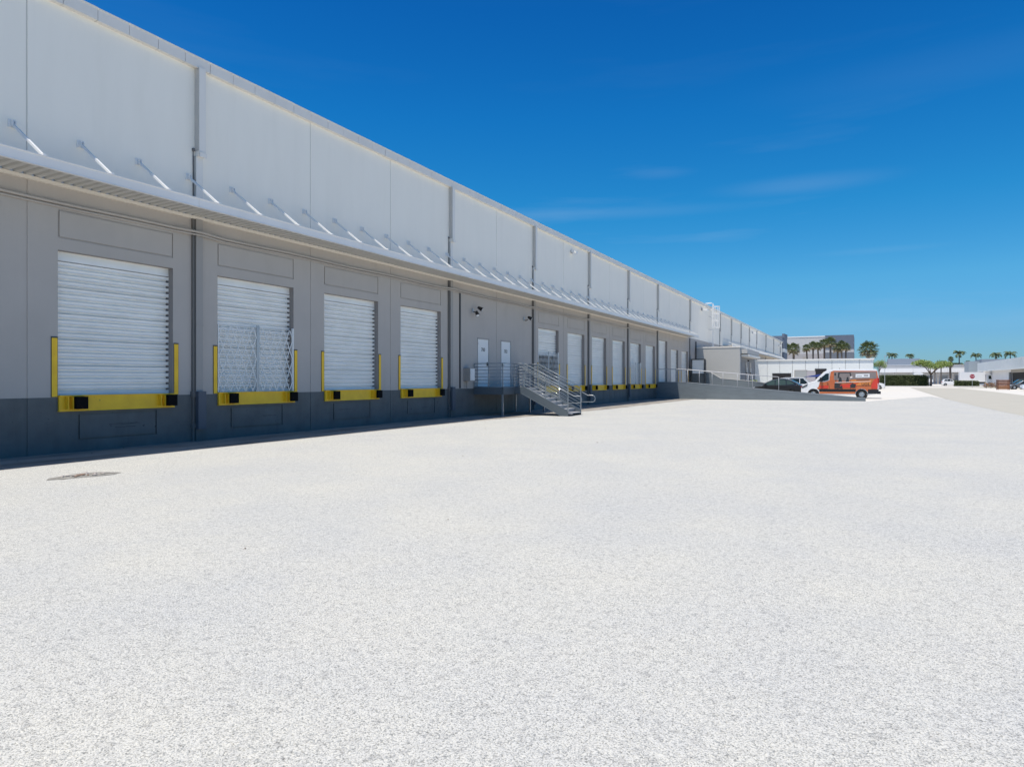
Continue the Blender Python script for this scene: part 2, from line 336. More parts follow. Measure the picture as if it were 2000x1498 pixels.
# ------------------------------------------------------------------ warehouse
BAY = 4.12; B0 = 8.07
def bs(i): return B0 + BAY * i
wh = empty('warehouse', (0, 0, 0), 'long white warehouse with navy base, roller dock doors and metal awning on the left', 'warehouse')
ZN, ZG, ZT = 1.22, 5.87, 9.74
DZ0, DZ1 = 1.25, 4.42
def wall_panel_mesh(holes, grooves, tall=False):
    """holes: (s0,s1,z0,z1) right through; grooves: rect outlines cut 2.5 cm deep"""
    mb = MB(); g = 0.035; dp = 0.028
    S0, S1 = 0.014, BAY - 0.014
    ss = {S0, S1}; zz = {-0.1, ZN, ZG, ZT}
    for h in holes: ss |= {h[0], h[1]}; zz |= {h[2], h[3]}
    for h in grooves: ss |= {h[0], h[0] + g, h[1] - g, h[1]}; zz |= {h[2], h[2] + g, h[3] - g, h[3]}
    ss = sorted(ss); zz = sorted(zz)
    for i in range(len(ss) - 1):
        for j in range(len(zz) - 1):
            s0, s1, z0, z1 = ss[i], ss[i + 1], zz[j], zz[j + 1]; cs, cz = (s0 + s1) / 2, (z0 + z1) / 2
            if any(h[0] < cs < h[1] and h[2] < cz < h[3] for h in holes): continue
            gr = any(h[0] < cs < h[1] and h[2] < cz < h[3] and not (h[0] + g < cs < h[1] - g and h[2] + g < cz < h[3] - g) for h in grooves)
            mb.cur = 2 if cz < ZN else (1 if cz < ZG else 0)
            x = -dp if gr else 0
            mb.quad((x, s0, z0), (x, s1, z0), (x, s1, z1), (x, s0, z1))
    def frame(s0, s1, z0, z1, xa, xb, m=None):
        c = 2 if z0 < ZN - 0.3 else 1
        mb.cur = c if m is None else m
        mb.quad((xa, s0, z0), (xb, s0, z0), (xb, s0, z1), (xa, s0, z1)); mb.quad((xa, s1, z0), (xb, s1, z0), (xb, s1, z1), (xa, s1, z1))
        mb.quad((xa, s0, z0), (xb, s0, z0), (xb, s1, z0), (xa, s1, z0)); mb.quad((xa, s0, z1), (xb, s0, z1), (xb, s1, z1), (xa, s1, z1))
    for h in holes: frame(*h, 0, -0.26, 3)
    for h in grooves:
        frame(*h, 0, -dp); frame(h[0] + g, h[1] - g, h[2] + g, h[3] - g, 0, -dp)
    for za, zb, c in ((-0.1, ZN, 2), (ZN, ZG, 1), (ZG, ZT, 0)):
        mb.cur = c
        for s in (S0, S1): mb.quad((0, s, za), (-0.05, s, za), (-0.05, s, zb), (0, s, zb))
        if c == 0: mb.cur = 4
        mb.quad((-0.011, S1, za), (-0.011, BAY + 0.014, za), (-0.011, BAY + 0.014, zb), (-0.011, S1, zb))
    return mb.mesh('wall_panel', [M_white, M_grey, M_navy, M_jamb, MATS.get('joint_grey') or mat('joint_grey', (0.62, 0.60, 0.55), 0.8)], fix=False)
DS0, DS1 = 0.62, 3.40
low_g = (1.05, 2.95, 0.26, 0.86)
def up_g(z0=4.68, z1=5.30): return (DS0, DS1, z0, z1)
ME_dock = wall_panel_mesh([(DS0, DS1, DZ0, DZ1)], [up_g(), low_g])
ME_tall = wall_panel_mesh([(DS0, DS1, 1.25, 5.04)], [])
ME_plain = wall_panel_mesh([], [])
ME_pd1 = wall_panel_mesh([(2.32, 3.36, 1.27, 3.5)], [])
ME_pd2 = wall_panel_mesh([(0.46, 1.48, 1.27, 3.5)], [])
docks = [0, 1, 2, 3, 6, 7, 8, 9, 10, 11, 13, 14]
for i in range(-6, 37):
    me = ME_plain
    if i in docks: me = ME_dock
    if i == 12: me = ME_tall
    if i == 4: me = ME_pd1
    if i == 5: me = ME_pd2
    link('wall_panel', me, wh, (0, bs(i), 0))
YE = bs(37)
# shell behind the tilt-up panels
sh = MB(); sh.box(-45, -0.3, bs(-6) - 0.02, YE, 9.3, 9.5); sh.build('roof', M_roof, wh)
sh = MB(); sh.box(-45.3, -45, bs(-6), YE, -0.1, 9.74); sh.box(-45, -0.3, bs(-6) - .3, bs(-6) - .02, -0.1, 9.74); sh.box(-45, 0, YE, YE + .3, -0.1, 9.74)
sh.build('outer_wall', M_white, wh)
fl = MB(); fl.box(-45, -0.3, bs(-6), YE, 1.0, 1.24); fl.build('dock_floor', M_conc, wh)
bk = MB()
for i in range(-6, 37):
    d = i in docks or i == 12
    y0, y1 = bs(i), bs(i) + BAY
    if d:
        top = 5.04 if i == 12 else DZ1
        bk.box(-0.34, -0.28, y0, y0 + DS0 - 0.05, -0.1, 9.7); bk.box(-0.34, -0.28, y0 + DS1 + 0.05, y1, -0.1, 9.7)
        bk.box(-0.34, -0.28, y0 + DS0 - 0.05, y0 + DS1 + 0.05, top + 0.05, 9.7); bk.box(-0.34, -0.28, y0 + DS0 - .05, y0 + DS1 + .05, -0.1, 1.0)
    else: bk.box(-0.34, -0.28, y0, y1, -0.1, 9.7)
bk.build('inner_lining', M_dark, wh)

# coping in short pressed-metal lengths
cp = MB(); cl = BAY / 5.5
cp.box(-0.32, 0.13, 0, cl - 0.012, 9.72, 9.985)
cp.box(-0.32, 0.145, 0, cl - 0.012, 9.985, 10.01)
ME_cop = cp.mesh('coping', M_coping)
ys = -1.0
while ys < 50:
    o = link('coping', ME_cop, wh, (rnd.uniform(-0.004, 0.004), ys, rnd.uniform(-0.004, 0.004))); ys += cl
cp = MB(); y = ys
while y < YE:
    cp.box(-0.32, 0.13 + rnd.uniform(-.004, .004), y, y + cl - 0.012, 9.72, 9.985); cp.box(-0.32, 0.145, y, y + cl - 0.012, 9.985, 10.01); y += cl
o = cp.build('coping_run', M_coping, wh); o['kind'] = 'stuff'
cp = MB(); cp.box(-0.32, 0.12, bs(-6), -1.01, 9.72, 10.0); cp.build('coping', M_coping, wh)

# roller doors
def curtain_section(n_cor, h, wid, x0=0.0):
    """a corrugated curtain section hung from z=0 downwards, width wid along y"""
    mb = MB(); pr = []; p = h / n_cor
    for k in range(n_cor):
        z = -k * p; last = (k == n_cor - 1)
        pr += [(0.046, z - 0.00 * p), (0.052, z - 0.06 * p), (0.046, z - 0.13 * p), (0.040, z - 0.30 * p), (0.046, z - 0.46 * p), (0.050, z - 0.52 * p), (0.044, z - 0.57 * p), (-0.012, z - 0.62 * p), (-0.020, z - 0.76 * p), (-0.012, z - 0.94 * p)]
    pr += [(0.046, -h + 0.007), (0.02, -h + 0.006), (0.02, -h + 0.001)]
    vs_ = []; 
    for x, z in pr: vs_ += [(x, 0, z), (x, wid, z)]
    mb.add(vs_, [(2 * i, 2 * i + 1, 2 * i + 3, 2 * i + 2) for i in range(len(pr) - 1)])
    return mb.mesh('door_section', M_door, fix=False)
W_ = DS1 - DS0
def door_sections(z_top, z_bot, nsec):
    return (z_top - z_bot) / nsec
H5 = (DZ1 - DZ0 - 0.22) / 5
ME_sec = curtain_section(4, H5, W_); ME_head = MB().add([(0.03, 0, 0), (0.03, W_, 0), (0.035, W_, -0.20), (0.035, 0, -0.20), (-0.02, 0, -0.22), (-0.02, W_, -0.22)], [(0, 1, 2, 3), (3, 2, 5, 4)]).mesh('head_plate', M_door, fix=False)
ME_bot = MB().box(-0.02, 0.05, 0, W_, 0, 0.09).mesh('bottom_bar', M_door)
ME_track = MB().box(-0.03, 0.03, 0, 0.022, 0, DZ1 - DZ0).mesh('guide_track', mat('track_grey', (0.16, 0.15, 0.145), 0.7))
ME_yplate = MB().box(0.0, 0.05, 0, W_ + 0.0, 0.0, 0.31).box(0.0, 0.075, 0, W_, 0.31, 0.335).box(0.0, .06, -.01, W_ + .01, -0.02, 0.0).mesh('dock_edge_plate', M_yel)
ME_bump = MB().box(0.0, 0.17, 0, 0.26, 0, 0.27).mesh('bumper', M_rubber)
gb = MB(); gb.box(0.0, 0.11, 0, 0.015, 0, 0.27).box(0.0, 0.11, 0.11, 0.125, 0, 0.27); ME_brk = gb.mesh('bumper_bracket', M_yel)
gp = MB(); gp.box(0.0, 0.018, 0.01, 0.125, 0, 1.27); gp.box(-0.0, 0.012, 0.0, 0.135, -0.01, 1.30)
gp.m = [0] * 6 + [1] * 6
ME_guard = gp.mesh('corner_guard', [M_yel, M_trimd])
for i in docks + [12]:
    b = bs(i); top = 5.04 if i == 12 else DZ1
    dr = link('roller_door', None, wh, (-0.215, b + DS0, 0))
    link('head_plate', ME_head, dr, (0.005, 0, top))
    zt = top - 0.22; zb = 1.34
    if i == 12: secs = 6
    else: secs = 5
    hs_ = (zt - 1.25 - (0.09 if i != 12 else 0.09)) / secs
    for k in range(secs):
        if i == 6 and k >= 2: break
        o = link('door_section', ME_sec, dr, (rnd.uniform(-.003, .003), 0, zt - k * hs_)); o.scale = (1, 1, hs_ / H5)
    link('bottom_bar', ME_bot, dr, (0, 0, 1.255 if i != 6 else zt - 2 * hs_ - 0.09))
    link('guide_track', ME_track, dr, (0.0, W_ - 0.036, 1.25)); link('guide_track', ME_track, dr, (0.0, 0.001, 1.25))
    if i != 12:
        yp = link('dock_edge_plate', ME_yplate, wh, (0.002, b + DS0, 0.93))
        for s in (0.26, W_ - 0.3):
            link('bumper', ME_bump, yp, (0.055, s, 0.03)); link('bumper_bracket', ME_brk, yp, (0.052, s - 0.14, 0.03))
        link('corner_guard', ME_guard, wh, (0.003, b + DS0 - 0.145, 1.235)); link('corner_guard', ME_guard, wh, (0.003, b + DS1 + 0.012, 1.235))

# black rub marks left by trailers under the dock plates
for (i, y0, z0, ln, hh) in ((0, 1.75, 0.56, 0.75, 0.025), (0, 1.9, 0.49, 0.5, 0.015), (1, 2.2, 0.55, 0.5, 0.02), (2, 1.3, 0.6, 0.6, 0.02), (3, 2.0, 0.5, 0.4, 0.02)):
    m = MB(); y = bs(i) + y0; k = 9
    top = [(0.003, y + ln * j / k, z0 + hh + rnd.uniform(-.35, .35) * hh) for j in range(k + 1)]; bot = [(0.003, y + ln * j / k, z0 + rnd.uniform(-.35, .35) * hh) for j in range(k + 1)]
    m.add(bot + top, [(j, j + 1, k + 2 + j, k + 1 + j) for j in range(k)])
    m.build('scuff_mark', mat('scuff_black', (0.075, 0.08, 0.082), 0.9, c2=(0.105, 0.112, 0.112), vscale=9), wh, fix=False)
# awnings
def awning(y0, y1, rods, close):
    aw = link('awning', None, wh, (0, 0, 0))
    d = MB(); p = 0.2; y = y0; pr = []
    while y < y1:
        pr += [(y, 5.865), (y + 0.10, 5.865), (y + 0.125, 5.92), (y + 0.175, 5.92)]; y += p
    pr.append((y, 5.865))
    vs_ = []
    for yy, zz in pr: vs_ += [(0.03, yy, zz), (1.12, yy, zz + 0.03)]
    d.add(vs_, [(2 * i, 2 * i + 1, 2 * i + 3, 2 * i + 2) for i in range(len(pr) - 1)])
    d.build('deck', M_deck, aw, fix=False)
    f = MB(); y = y0
    L_ = 6.1
    while y < y1:
        e = min(y + L_, y1)
        f = MB(); f.box(1.13, 1.19, y, e - 0.006, 5.79, 6.0); f.box(1.10, 1.205, y, e - .006, 5.99, 6.012); f.box(1.125, 1.205, y, e - .006, 5.785, 5.80)
        f.build('fascia', M_fascia, aw); y = e
    l = MB(); l.box(0.002, 0.085, y0, y1, 5.785, 5.86); l.build('ledger', M_ledger, aw)
    rd = MB(); rd.cur = 0; rd.bar((0.02, 0, 6.84), (1.15, 0, 6.0), 0.05, 0.05); rd.bar((0.0, -.07, 6.79), (0.0, -.07, 6.93), 0.05, 0.14); 
    ME_rod = rd.mesh('hanger_rod', M_metalw)
    rb = MB(); rb.box(0.0, 0.02, -0.08, 0.08, 6.76, 6.92); rb.box(0.02, 0.10, -0.035, -0.02, 6.78, 6.9); rb.box(0.02, 0.10, 0.02, 0.035, 6.78, 6.9); rb.bar((0.02, 0, 6.84), (1.15, 0, 6.0), 0.054, 0.045)
    rb.box(1.06, 1.17, -0.03, 0.03, 5.99, 6.06)
    ME_rod = rb.mesh('hanger_rod', M_metalw)
    for s in rods: link('hanger_rod', ME_rod, aw, (0, s, 0))
    return aw
awning(-7, 68.7, [7.79 + 1.373 * k for k in range(-4, 45)], True)
awning(88.5, 155.3, [89.2 + 1.373 * k for k in range(0, 48)], False)

# downspouts
M_flankshade = mat('flank_shade_grey', (0.52, 0.50, 0.46), 0.6); M_flankshade_d = mat('flank_shade_dark', (0.20, 0.19, 0.18), 0.6)
def downspout(s):
    ds = link('downspout', None, wh, (0, s - 0.09, 0))
    a = MB(); a.box(0, 0.18, 0, 0.2, 7.55, 9.73); a.prism([(0, 7.55), (0.18, 7.55), (0.13, 7.42), (0.0, 7.42)], 0.0, 0.2); a.build('upper_duct', M_spout, ds)
    c = MB(); c.box(0.185, 0.215, -0.005, 0.205, 7.40, 7.52); c.build('strap', M_spout, ds)
    a = MB(); a.box(0, 0.10, -0.03, 0.17, 5.88, 7.42); a.build('lower_duct', M_spout, ds)
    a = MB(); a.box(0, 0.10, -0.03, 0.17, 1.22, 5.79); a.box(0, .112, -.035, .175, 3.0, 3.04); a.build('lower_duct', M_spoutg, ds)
    a = MB(); a.box(0, 0.10, -0.03, 0.17, 0.0, 1.219); a.build('lower_duct', M_navy, ds)
    MB().box(0, 0.178, -0.006, 0.0, 7.56, 9.72).build('flank_shade', M_flankshade, ds); MB().box(0, 0.098, -0.036, -0.0305, 5.88, 7.42).build('flank_shade', M_flankshade, ds); MB().box(0, 0.098, -0.036, -0.0305, 1.23, 5.78).build('flank_shade', M_flankshade_d, ds)  # thin added sheets paint the shaded side of the spout darker
    if s < 60:
        a = MB(); a.box(0.101, 0.2, -0.04, 0.2, 0.32, 1.3); a.build('guard_box', mat('guard_slate', (0.09, 0.105, 0.13), 0.6), ds)
    a = MB(); a.box(0.0, 0.06, -0.10, -0.045, 0.0, 5.79); a.cyl((0.015, -0.055, 5.86), (0.015, -0.055, 7.6), 0.011, 6); a.box(0, .05, -.085, -.03, 7.55, 7.62)
    a.box(0, 0.09, -0.13, -0.03, 1.15, 1.3); a.box(0, .09, -.13, -.03, .35, .45)
    a.build('drain_pipe', mat('drain_pipe_dark', (0.16, 0.155, 0.15), 0.6), ds)
for i in (1, 4, 6, 8, 10, 12, 15, 19, 21, 23, 25, 27, 30, 33, 36): downspout(bs(i))
# conduits under the awning
c = MB()
pts = []
y = -5
while y < 57:
    k = min(abs(y - bs(i) - 0.01) for i in (1, 4, 6, 8, 10, 12))
    off = 0.05 + 0.14 * max(0, 1 - k / 0.8)
    pts.append((off, y, 5.44 + 0.012 * math.sin(y * 1.3))); y += 0.4
c.tube(pts, 0.033, 8); c.build('conduit', M_grey, wh, smooth=True)
c = MB(); c.tube([(max(0.03, p[0] - .01), p[1], p[2] - 0.075) for p in pts if p[1] < 41], 0.022, 8); c.build('conduit', M_grey, wh, smooth=True)
c = MB(); c.box(0.0, 0.05, 25.28, 25.34, 1.24, 5.36); c.build('conduit', M_trimd, wh)
# personnel doors with numbers
def pdoor(y0, w_, num, hinge_right):
    d = link('personnel_door', MB().box(-0.05, -0.01, 0, w_, 1.28, 3.46).mesh('personnel_door', mat('door_white_blue', (0.84, 0.82, 0.78), 0.5)), wh, (0, y0, 0))
    f = MB(); f.box(-0.06, 0.012, -0.04, 0.0, 1.27, 3.5); f.box(-0.06, 0.012, w_, w_ + 0.05, 1.27, 3.5); f.box(-0.06, 0.012, -0.04, w_ + 0.05, 3.46, 3.52); f.build('frame', M_spoutg, d)
    h = MB(); yy = 0.12 if hinge_right else w_ - 0.12
    h.box(-0.01, 0.02, yy - 0.04, yy + 0.04, 2.25, 2.42); h.bar((0.05, yy, 2.3), (0.05, yy + (0.12 if hinge_right else -0.12), 2.3), 0.025); h.box(0.0, 0.06, yy - .012, yy + .012, 2.28, 2.32); h.build('handle', M_black, d)
    mtx = Matrix.Translation((-0.006, w_ * 0.5, 2.98)) @ Matrix(((0, 0, 1, 0), (1, 0, 0, 0), (0, 1, 0, 0), (0, 0, 0, 1)))
    text_part(num, 0.24, M_black, d, mtx)
    hh = MB()
    for z in (1.5, 2.3, 3.2): hh.box(-0.01, 0.018, (w_ - 0.02 if hinge_right else 0.0), (w_ if hinge_right else 0.02), z, z + 0.1)
    hh.build('hinge', M_galv, d)
pdoor(bs(4) + 2.34, 1.0, '700', False)
pdoor(bs(5) + 0.48, 0.98, '702', True)

# ------------------------------------------------------------------ folding scissor gates
def scissor_gate(y0, label, n=5, z1=3.12):
    g = empty('folding_gate', (0.0, y0, 1.26), label, 'security gate')
    H = z1 - 1.27; W2 = W_ / 2
    def lattice(ya, yb, name):
        cw = (yb - ya) / n; rows = 3; rh = H / rows
        for dr_, xo in ((1, 0.0), (-1, 0.012)):
            mb = MB()
            for i in range(-1, n + 1):
                for r in range(rows + 1):
                    # bars spanning one cell wide and half a row either side
                    ax, az = ya + i * cw, r * rh - rh * 0.5
                    bx, bz = ax + cw * dr_ * 1.0, az + rh
                    if dr_ < 0: ax += cw; bx += cw
                    # clip to leaf
                    def clip(p, q):
                        (x0_, z0_), (x1_, z1_) = p, q; t0, t1 = 0.0, 1.0
                        for (d, q0, lo, hi) in ((x1_ - x0_, x0_, ya, yb), (z1_ - z0_, z0_, 0.02, H - 0.02)):
                            ta, tb = (lo - q0) / d, (hi - q0) / d
                            if ta > tb: ta, tb = tb, ta
                            t0, t1 = max(t0, ta), min(t1, tb)
                        return (t0, t1) if t1 - t0 > 0.05 else None
                    c_ = clip((ax, az), (bx, bz))
                    if c_:
                        P = lambda t: (xo, ax + (bx - ax) * t, az + (bz - az) * t)
                        mb.bar(P(c_[0]), P(c_[1]), 0.008, 0.025)
            mb.build(name, M_metalw, g)
    lattice(0.04, W2 - 0.06, 'lattice'); lattice(W2 + 0.06, W_ - 0.04, 'lattice')
    for yy, t in ((W2 - 0.03, 0.02), (W2 + 0.03, 0.0)): MB().bar((-0.01, yy, 0), (-0.01, yy + t, H + 0.06), 0.035, 0.045).build('centre_post', M_galv, g)
    MB().bar((-0.01, W_ - 0.03, 0), (-0.01, W_ - 0.03, H + 0.06), 0.05).build('side_post', M_metalw, g)
    MB().bar((-0.01, 0.03, 0), (-0.01, 0.03, H), 0.03).build('side_post', M_metalw, g)
    MB().box(-0.03, 0.03, W2 - 0.09, W2 + 0.09, -0.01, 0.05).build('floor_latch', M_galv, g)
    return g
scissor_gate(bs(1) + DS0, 'silver folding scissor gate across the second roller door from the left')
scissor_gate(bs(6) + DS0, 'silver folding scissor gate across the half raised door beside the stairs', n=7)
scissor_gate(bs(10) + DS0, 'small folding scissor gate across a closed white shutter far along the wall, before the ramp', z1=2.9)
DARKBOX = None

# ------------------------------------------------------------------ staircase
M_plate = mat('dark_plate_paint', (0.10, 0.125, 0.145), 0.5)
def stairs():
    st = empty('steel_staircase', (0, 26.5, 0), 'blue grey steel landing and stair below two white numbered doors', 'staircase')
    LZ = 1.25; OF = 1.5; Y1 = 4.5          # local y from 0 (26.5) to 4.5
    SA, SB = 1.1, 2.6                       # stair flight between these y
    p = MB(); p.box(0.002, OF - 0.01, 0.02, Y1 - 0.02, LZ - 0.05, LZ); p.build('deck_plate', M_tread, st)
    e = MB(); e.box(0.002, OF, 0, 0.02, LZ - 0.30, LZ + 0.02); e.box(OF - 0.01, OF + 0.02, 0, Y1, LZ - 0.30, LZ + 0.02); e.box(0.002, OF, Y1 - 0.02, Y1, LZ - 0.3, LZ + 0.02)
    e.box(0.002, OF, 0.02, .08, LZ - .3, LZ - .285); e.box(OF - .07, OF - .01, 0.02, Y1, LZ - .3, LZ - .285)
    e.build('edge_channel', M_plate, st)
    for (x, y) in ((OF - 0.04, 0.04), (OF - 0.04, SB + 0.2), (OF - 0.04, Y1 - 0.06), (0.15, SB + 1.3)):
        MB().box(x - 0.035, x + 0.035, y - 0.035, y + 0.035, 0.012, LZ - 0.3).box(x - .09, x + .09, y - .09, y + .09, 0.008, 0.025).build('leg', M_rail, st)
    RH = 1.08; rows = 8
    zs = [0.045 + (RH - 0.045) * k / (rows - 1) for k in range(rows)]
    def guard(a, b, posts, top=True):
        for k, z in enumerate(zs):
            MB().tube([(a[0], a[1], a[2] + z), (b[0], b[1], b[2] + z)], 0.019 if k == rows - 1 else 0.014, 8).build('rail', M_rail, st, smooth=True)
        for t in posts:
            x, y, z = (a[i] + (b[i] - a[i]) * t for i in range(3))
            MB().box(x - 0.02, x + 0.02, y - 0.02, y + 0.02, z - 0.05, z + RH).build('post', M_rail, st)
    guard((0.05, 0.02, LZ), (OF - 0.02, 0.02, LZ), (0, 0.5, 1))
    guard((OF, 0.02, LZ), (OF, SA, LZ), (1,))
    guard((OF, SB, LZ), (OF, Y1 - 0.02, LZ), (0, 0.5, 1))
    guard((0.05, Y1 - 0.03, LZ), (OF - 0.02, Y1 - 0.03, LZ), (0.0, 0.5))
    # flight
    X0, X1 = 2.0, 4.12; slope = (LZ - 0.2) / (X1 - X0)
    for y in (SA - 0.03, SB):
        m = MB()
        m.prism([(OF + 0.02, LZ + 0.03), (X0, LZ + 0.03), (X1 + 0.02, 0.22), (X1 + 0.02, 0.0), (X1 - 0.28, 0.0), (X0 - 0.12, LZ - 0.27), (OF + 0.02, LZ - 0.27)], y, y + 0.03)
        m.bar((X1 - 0.28, y - 0.02, 0.012), (X0 - 0.12, y - 0.02, LZ - 0.26), 0.07, 0.012)
        m.build('stringer', M_plate, st)
    nst = 7
    for k in range(nst):
        zt = LZ - (k + 1) * LZ / (nst + 1) + 0.0; x = X0 + 0.02 + k * (X1 - X0) / nst
        t_ = MB(); t_.box(x, x + 0.31, SA, SB, zt - 0.045, zt); t_.build('tread', M_tread, st)
        t_ = MB(); t_.box(x - 0.012, x - 0.002, SA, SB, zt, zt + LZ / (nst + 1) - 0.046); t_.build('riser', M_rail, st)
    MB().box(OF + .02, X0 + .02, SA, SB, LZ - .04, LZ).build('deck_plate', M_tread, st)
    for y in (SA, SB + 0.03):
        guard((OF + 0.03, y, LZ), (X0, y, LZ), (1,)) if True else None
        for k, z in enumerate(zs):
            pts = [(X0, y, LZ + z), (X1, y, 0.20 + z)]
            r_ = 0.019 if k == rows - 1 else 0.014
            MB().tube(pts, r_, 8).build('rail', M_rail, st, smooth=True)
        for t in (0.5, 1.0):
            x = X0 + (X1 - X0) * t; z = LZ + (0.2 - LZ) * t
            MB().box(x - 0.02, x + 0.02, y - 0.02, y + 0.02, z - 0.1, z + RH).build('post', M_rail, st)
        # handrail loop at the foot
        yo = y - 0.07 if y < 2 else y + 0.07
        hp = [(X0 - 0.1, yo, LZ + 0.93)]
        hp += [(X1 + 0.12, yo, 0.20 + 0.86 - 0.06), (X1 + 0.3, yo, 0.90), (X1 + 0.55, yo, 0.90), (X1 + 0.64, yo, 0.86), (X1 + 0.67, yo, 0.76), (X1 + 0.64, yo, 0.64), (X1 + 0.55, yo, 0.60), (X1 + 0.02, yo, 0.60)]
        MB().tube(hp, 0.018, 8).build('handrail', M_rail, st, smooth=True)
stairs()

# ------------------------------------------------------------------ wall fittings
def floodlight(y, z, heads, label):
    f = empty('floodlight', (0, y, z), label, 'floodlight', group='black floodlights above the doors')
    MB().box(0, 0.05, -0.07, 0.07, -0.1, 0.1).build('back_box', M_galv, f)
    MB().tube([(0.05, 0, -0.05), (0.16, 0, -0.07), (0.2, 0.1, -0.02)], 0.022, 8).build('arm', M_black, f, smooth=True)
    for (p, d) in heads:
        p = Vector(p); d = Vector(d).normalized()
        a = MB(); a.tube([p - d * 0.10, p - d * 0.06, p + d * 0.0, p + d * 0.13, p + d * 0.135], 0.05, 12, 0.105); a.build('lamp_head', M_black, f, smooth=False)
        MB().cyl(p + d * 0.136, p + d * 0.14, 0.085, 12).build('lens', M_lamp, f)
floodlight(26.4, 4.69, [((0.26, 0.22, 0.12), (0.8, 0.3, -0.5)), ((0.24, 0.0, -0.12), (0.5, -0.3, -0.8))], 'black twin headed floodlight above the left numbered door')
floodlight(31.6, 4.72, [((0.26, 0.18, 0.08), (0.8, 0.3, -0.5))], 'black single floodlight high beside the right numbered door')
eb = empty('electrical_box', (0, 25.62, 1.5), 'grey electrical meter box on the wall left of the landing railing', 'electrical box')
MB().box(0.0, 0.34, 0, 0.42, 0.05, 0.62).build('cabinet', M_spoutg, eb); MB().box(.341, .352, .03, .39, .08, .59).build('door', M_metalw, eb)
MB().cyl((0.12, 0.12, -0.28), (0.12, 0.12, 0.05), 0.03, 10).build('pipe', M_spoutg, eb)
def wall_lamp(y, z, label, s=1.0):
    f = empty('wall_lamp', (0, y, z), label, 'wall light')
    MB().box(0, 0.06 * s, -0.12 * s, 0.12 * s, -0.08 * s, 0.12 * s).build('mount', M_galv, f)
    MB().prism([(0.06 * s, 0.1 * s), (0.42 * s, 0.02 * s), (0.42 * s, -0.1 * s), (0.1 * s, -0.04 * s)], -0.17 * s, 0.17 * s).build('lamp_head', M_metalw, f)
wall_lamp(38.1, 9.25, 'small grey security lamp on the upper white wall near the roof edge', 0.9)
wall_lamp(75.6, 9.25, 'white floodlight under the roof edge left of the caged ladder', 1.7)
wall_lamp(114.5, 9.1, 'white wall light under the roof edge above the second awning', 1.5)
wall_lamp(153.5, 8.8, 'white wall light at the far end of the warehouse by the slate tower', 1.6)

# roof ladder with cage
def ladder():
    f = empty('roof_ladder', (0, 79.8, 0), 'white caged roof ladder fixed high on the warehouse wall', 'ladder')
    for y in (-0.3, 0.3):
        MB().box(0.42, 0.48, y - 0.035, y + 0.035, 5.3, 10.25).build('side_rail', M_metalw, f)
    rg = MB()
    for k in range(15): MB().cyl((0.45, -0.28, 5.5 + k * 0.3), (0.45, 0.28, 5.5 + k * 0.3), 0.02, 6).build('rung', M_metalw, f)
    for z in (5.8, 7.3, 8.8, 9.6):
        MB().box(0.0, 0.44, -0.33, -0.29, z, z + 0.06).box(0.0, 0.44, 0.29, 0.33, z, z + 0.06).build('standoff', M_metalw, f)
    arc = [(0.48 + 0.72 * math.sin(math.pi * k / 12), -0.38 * math.cos(math.pi * k / 12)) for k in range(13)]
    for z in (7.55, 8.35, 9.15, 9.95):
        m = MB()
        for a, b in zip(arc, arc[1:]): m.bar((a[0], a[1], z), (b[0], b[1], z), 0.012, 0.07)
        m.build('hoop', M_metalw, f)
    for k in (1, 3, 5, 7, 9, 11):
        MB().bar((arc[k][0] - 0.01, arc[k][1], 7.52), (arc[k][0] - 0.01, arc[k][1], 9.98), 0.035).build('cage_bar', M_metalw, f)
    for y in (-0.33, 0.33): MB().tube([(0.45, y, 10.25), (0.3, y, 10.36), (-0.3, y, 10.34), (-0.45, y, 10.0)], 0.03, 6).build('grab_rail', M_metalw, f)
ladder()

# ------------------------------------------------------------------ ramps
def ramp():
    r = empty('loading_ramp', (0, 57.3, 0), 'long blue grey concrete loading ramp with twin steel handrails running out from the wall', 'ramp')
    MB().prism([(0.0, 0.0), (15.8, 0.0), (15.8, 0.19), (2.0, 1.40), (0.0, 1.41)], 0, 0.2).build('side_wall', M_ramp, r)
    MB().prism([(0.0, 1.412), (2.0, 1.402), (15.8, 0.192), (15.8, 0.215), (2.0, 1.43), (0.0, 1.44)], -0.012, 0.212).build('kerb_cap', mat('kerb_cap_paint', (0.30, 0.32, 0.34), 0.7), r)
    MB().prism([(0.0, 0.0), (15.2, 0.0), (15.2, 0.02), (2.0, 1.22), (0.0, 1.24)], 0.2, 3.2).build('deck', M_conc, r)
    MB().prism([(0.0, 0.0), (15.8, 0.0), (15.8, 0.19), (2.0, 1.40), (0.0, 1.41)], 3.2, 3.4).build('side_wall', M_ramp, r)
    def zt(x): return 1.44 if x < 2 else 1.44 - (x - 2) * (1.225 / 13.8)
    def rail(y, x0, x1, posts, m):
        for k, h in enumerate((1.06, 0.55)):
            pts = [(x0, y, zt(x0) + (h if k else h - 0.08)), (x0 + (0.0 if k else 0.04), y, zt(x0) + h), (2.0 if x0 < 2 else x0 + 0.1, y, zt(max(2.0, x0)) + h), (x1 - 0.05, y, zt(x1) + h), (x1, y, zt(x1) + h - 0.05)]
            MB().tube(pts, 0.03, 8).build('rail', m, r, smooth=True)
        for x in posts: MB().cyl((x, y, zt(x) - 0.03), (x, y, zt(x) + 1.06), 0.024, 8).build('post', m, r, smooth=True)
    M_hr = mat('light_steel_rail', (0.42, 0.43, 0.45), 0.4)
    rail(0.1, 0.06, 7.75, (0.06, 1.2, 1.6, 2.6, 4.6, 6.6, 7.75), M_hr)
    rail(3.3, 1.0, 9.4, (1.0, 2.9, 4.9, 7.0, 9.4), M_hr)
ramp()
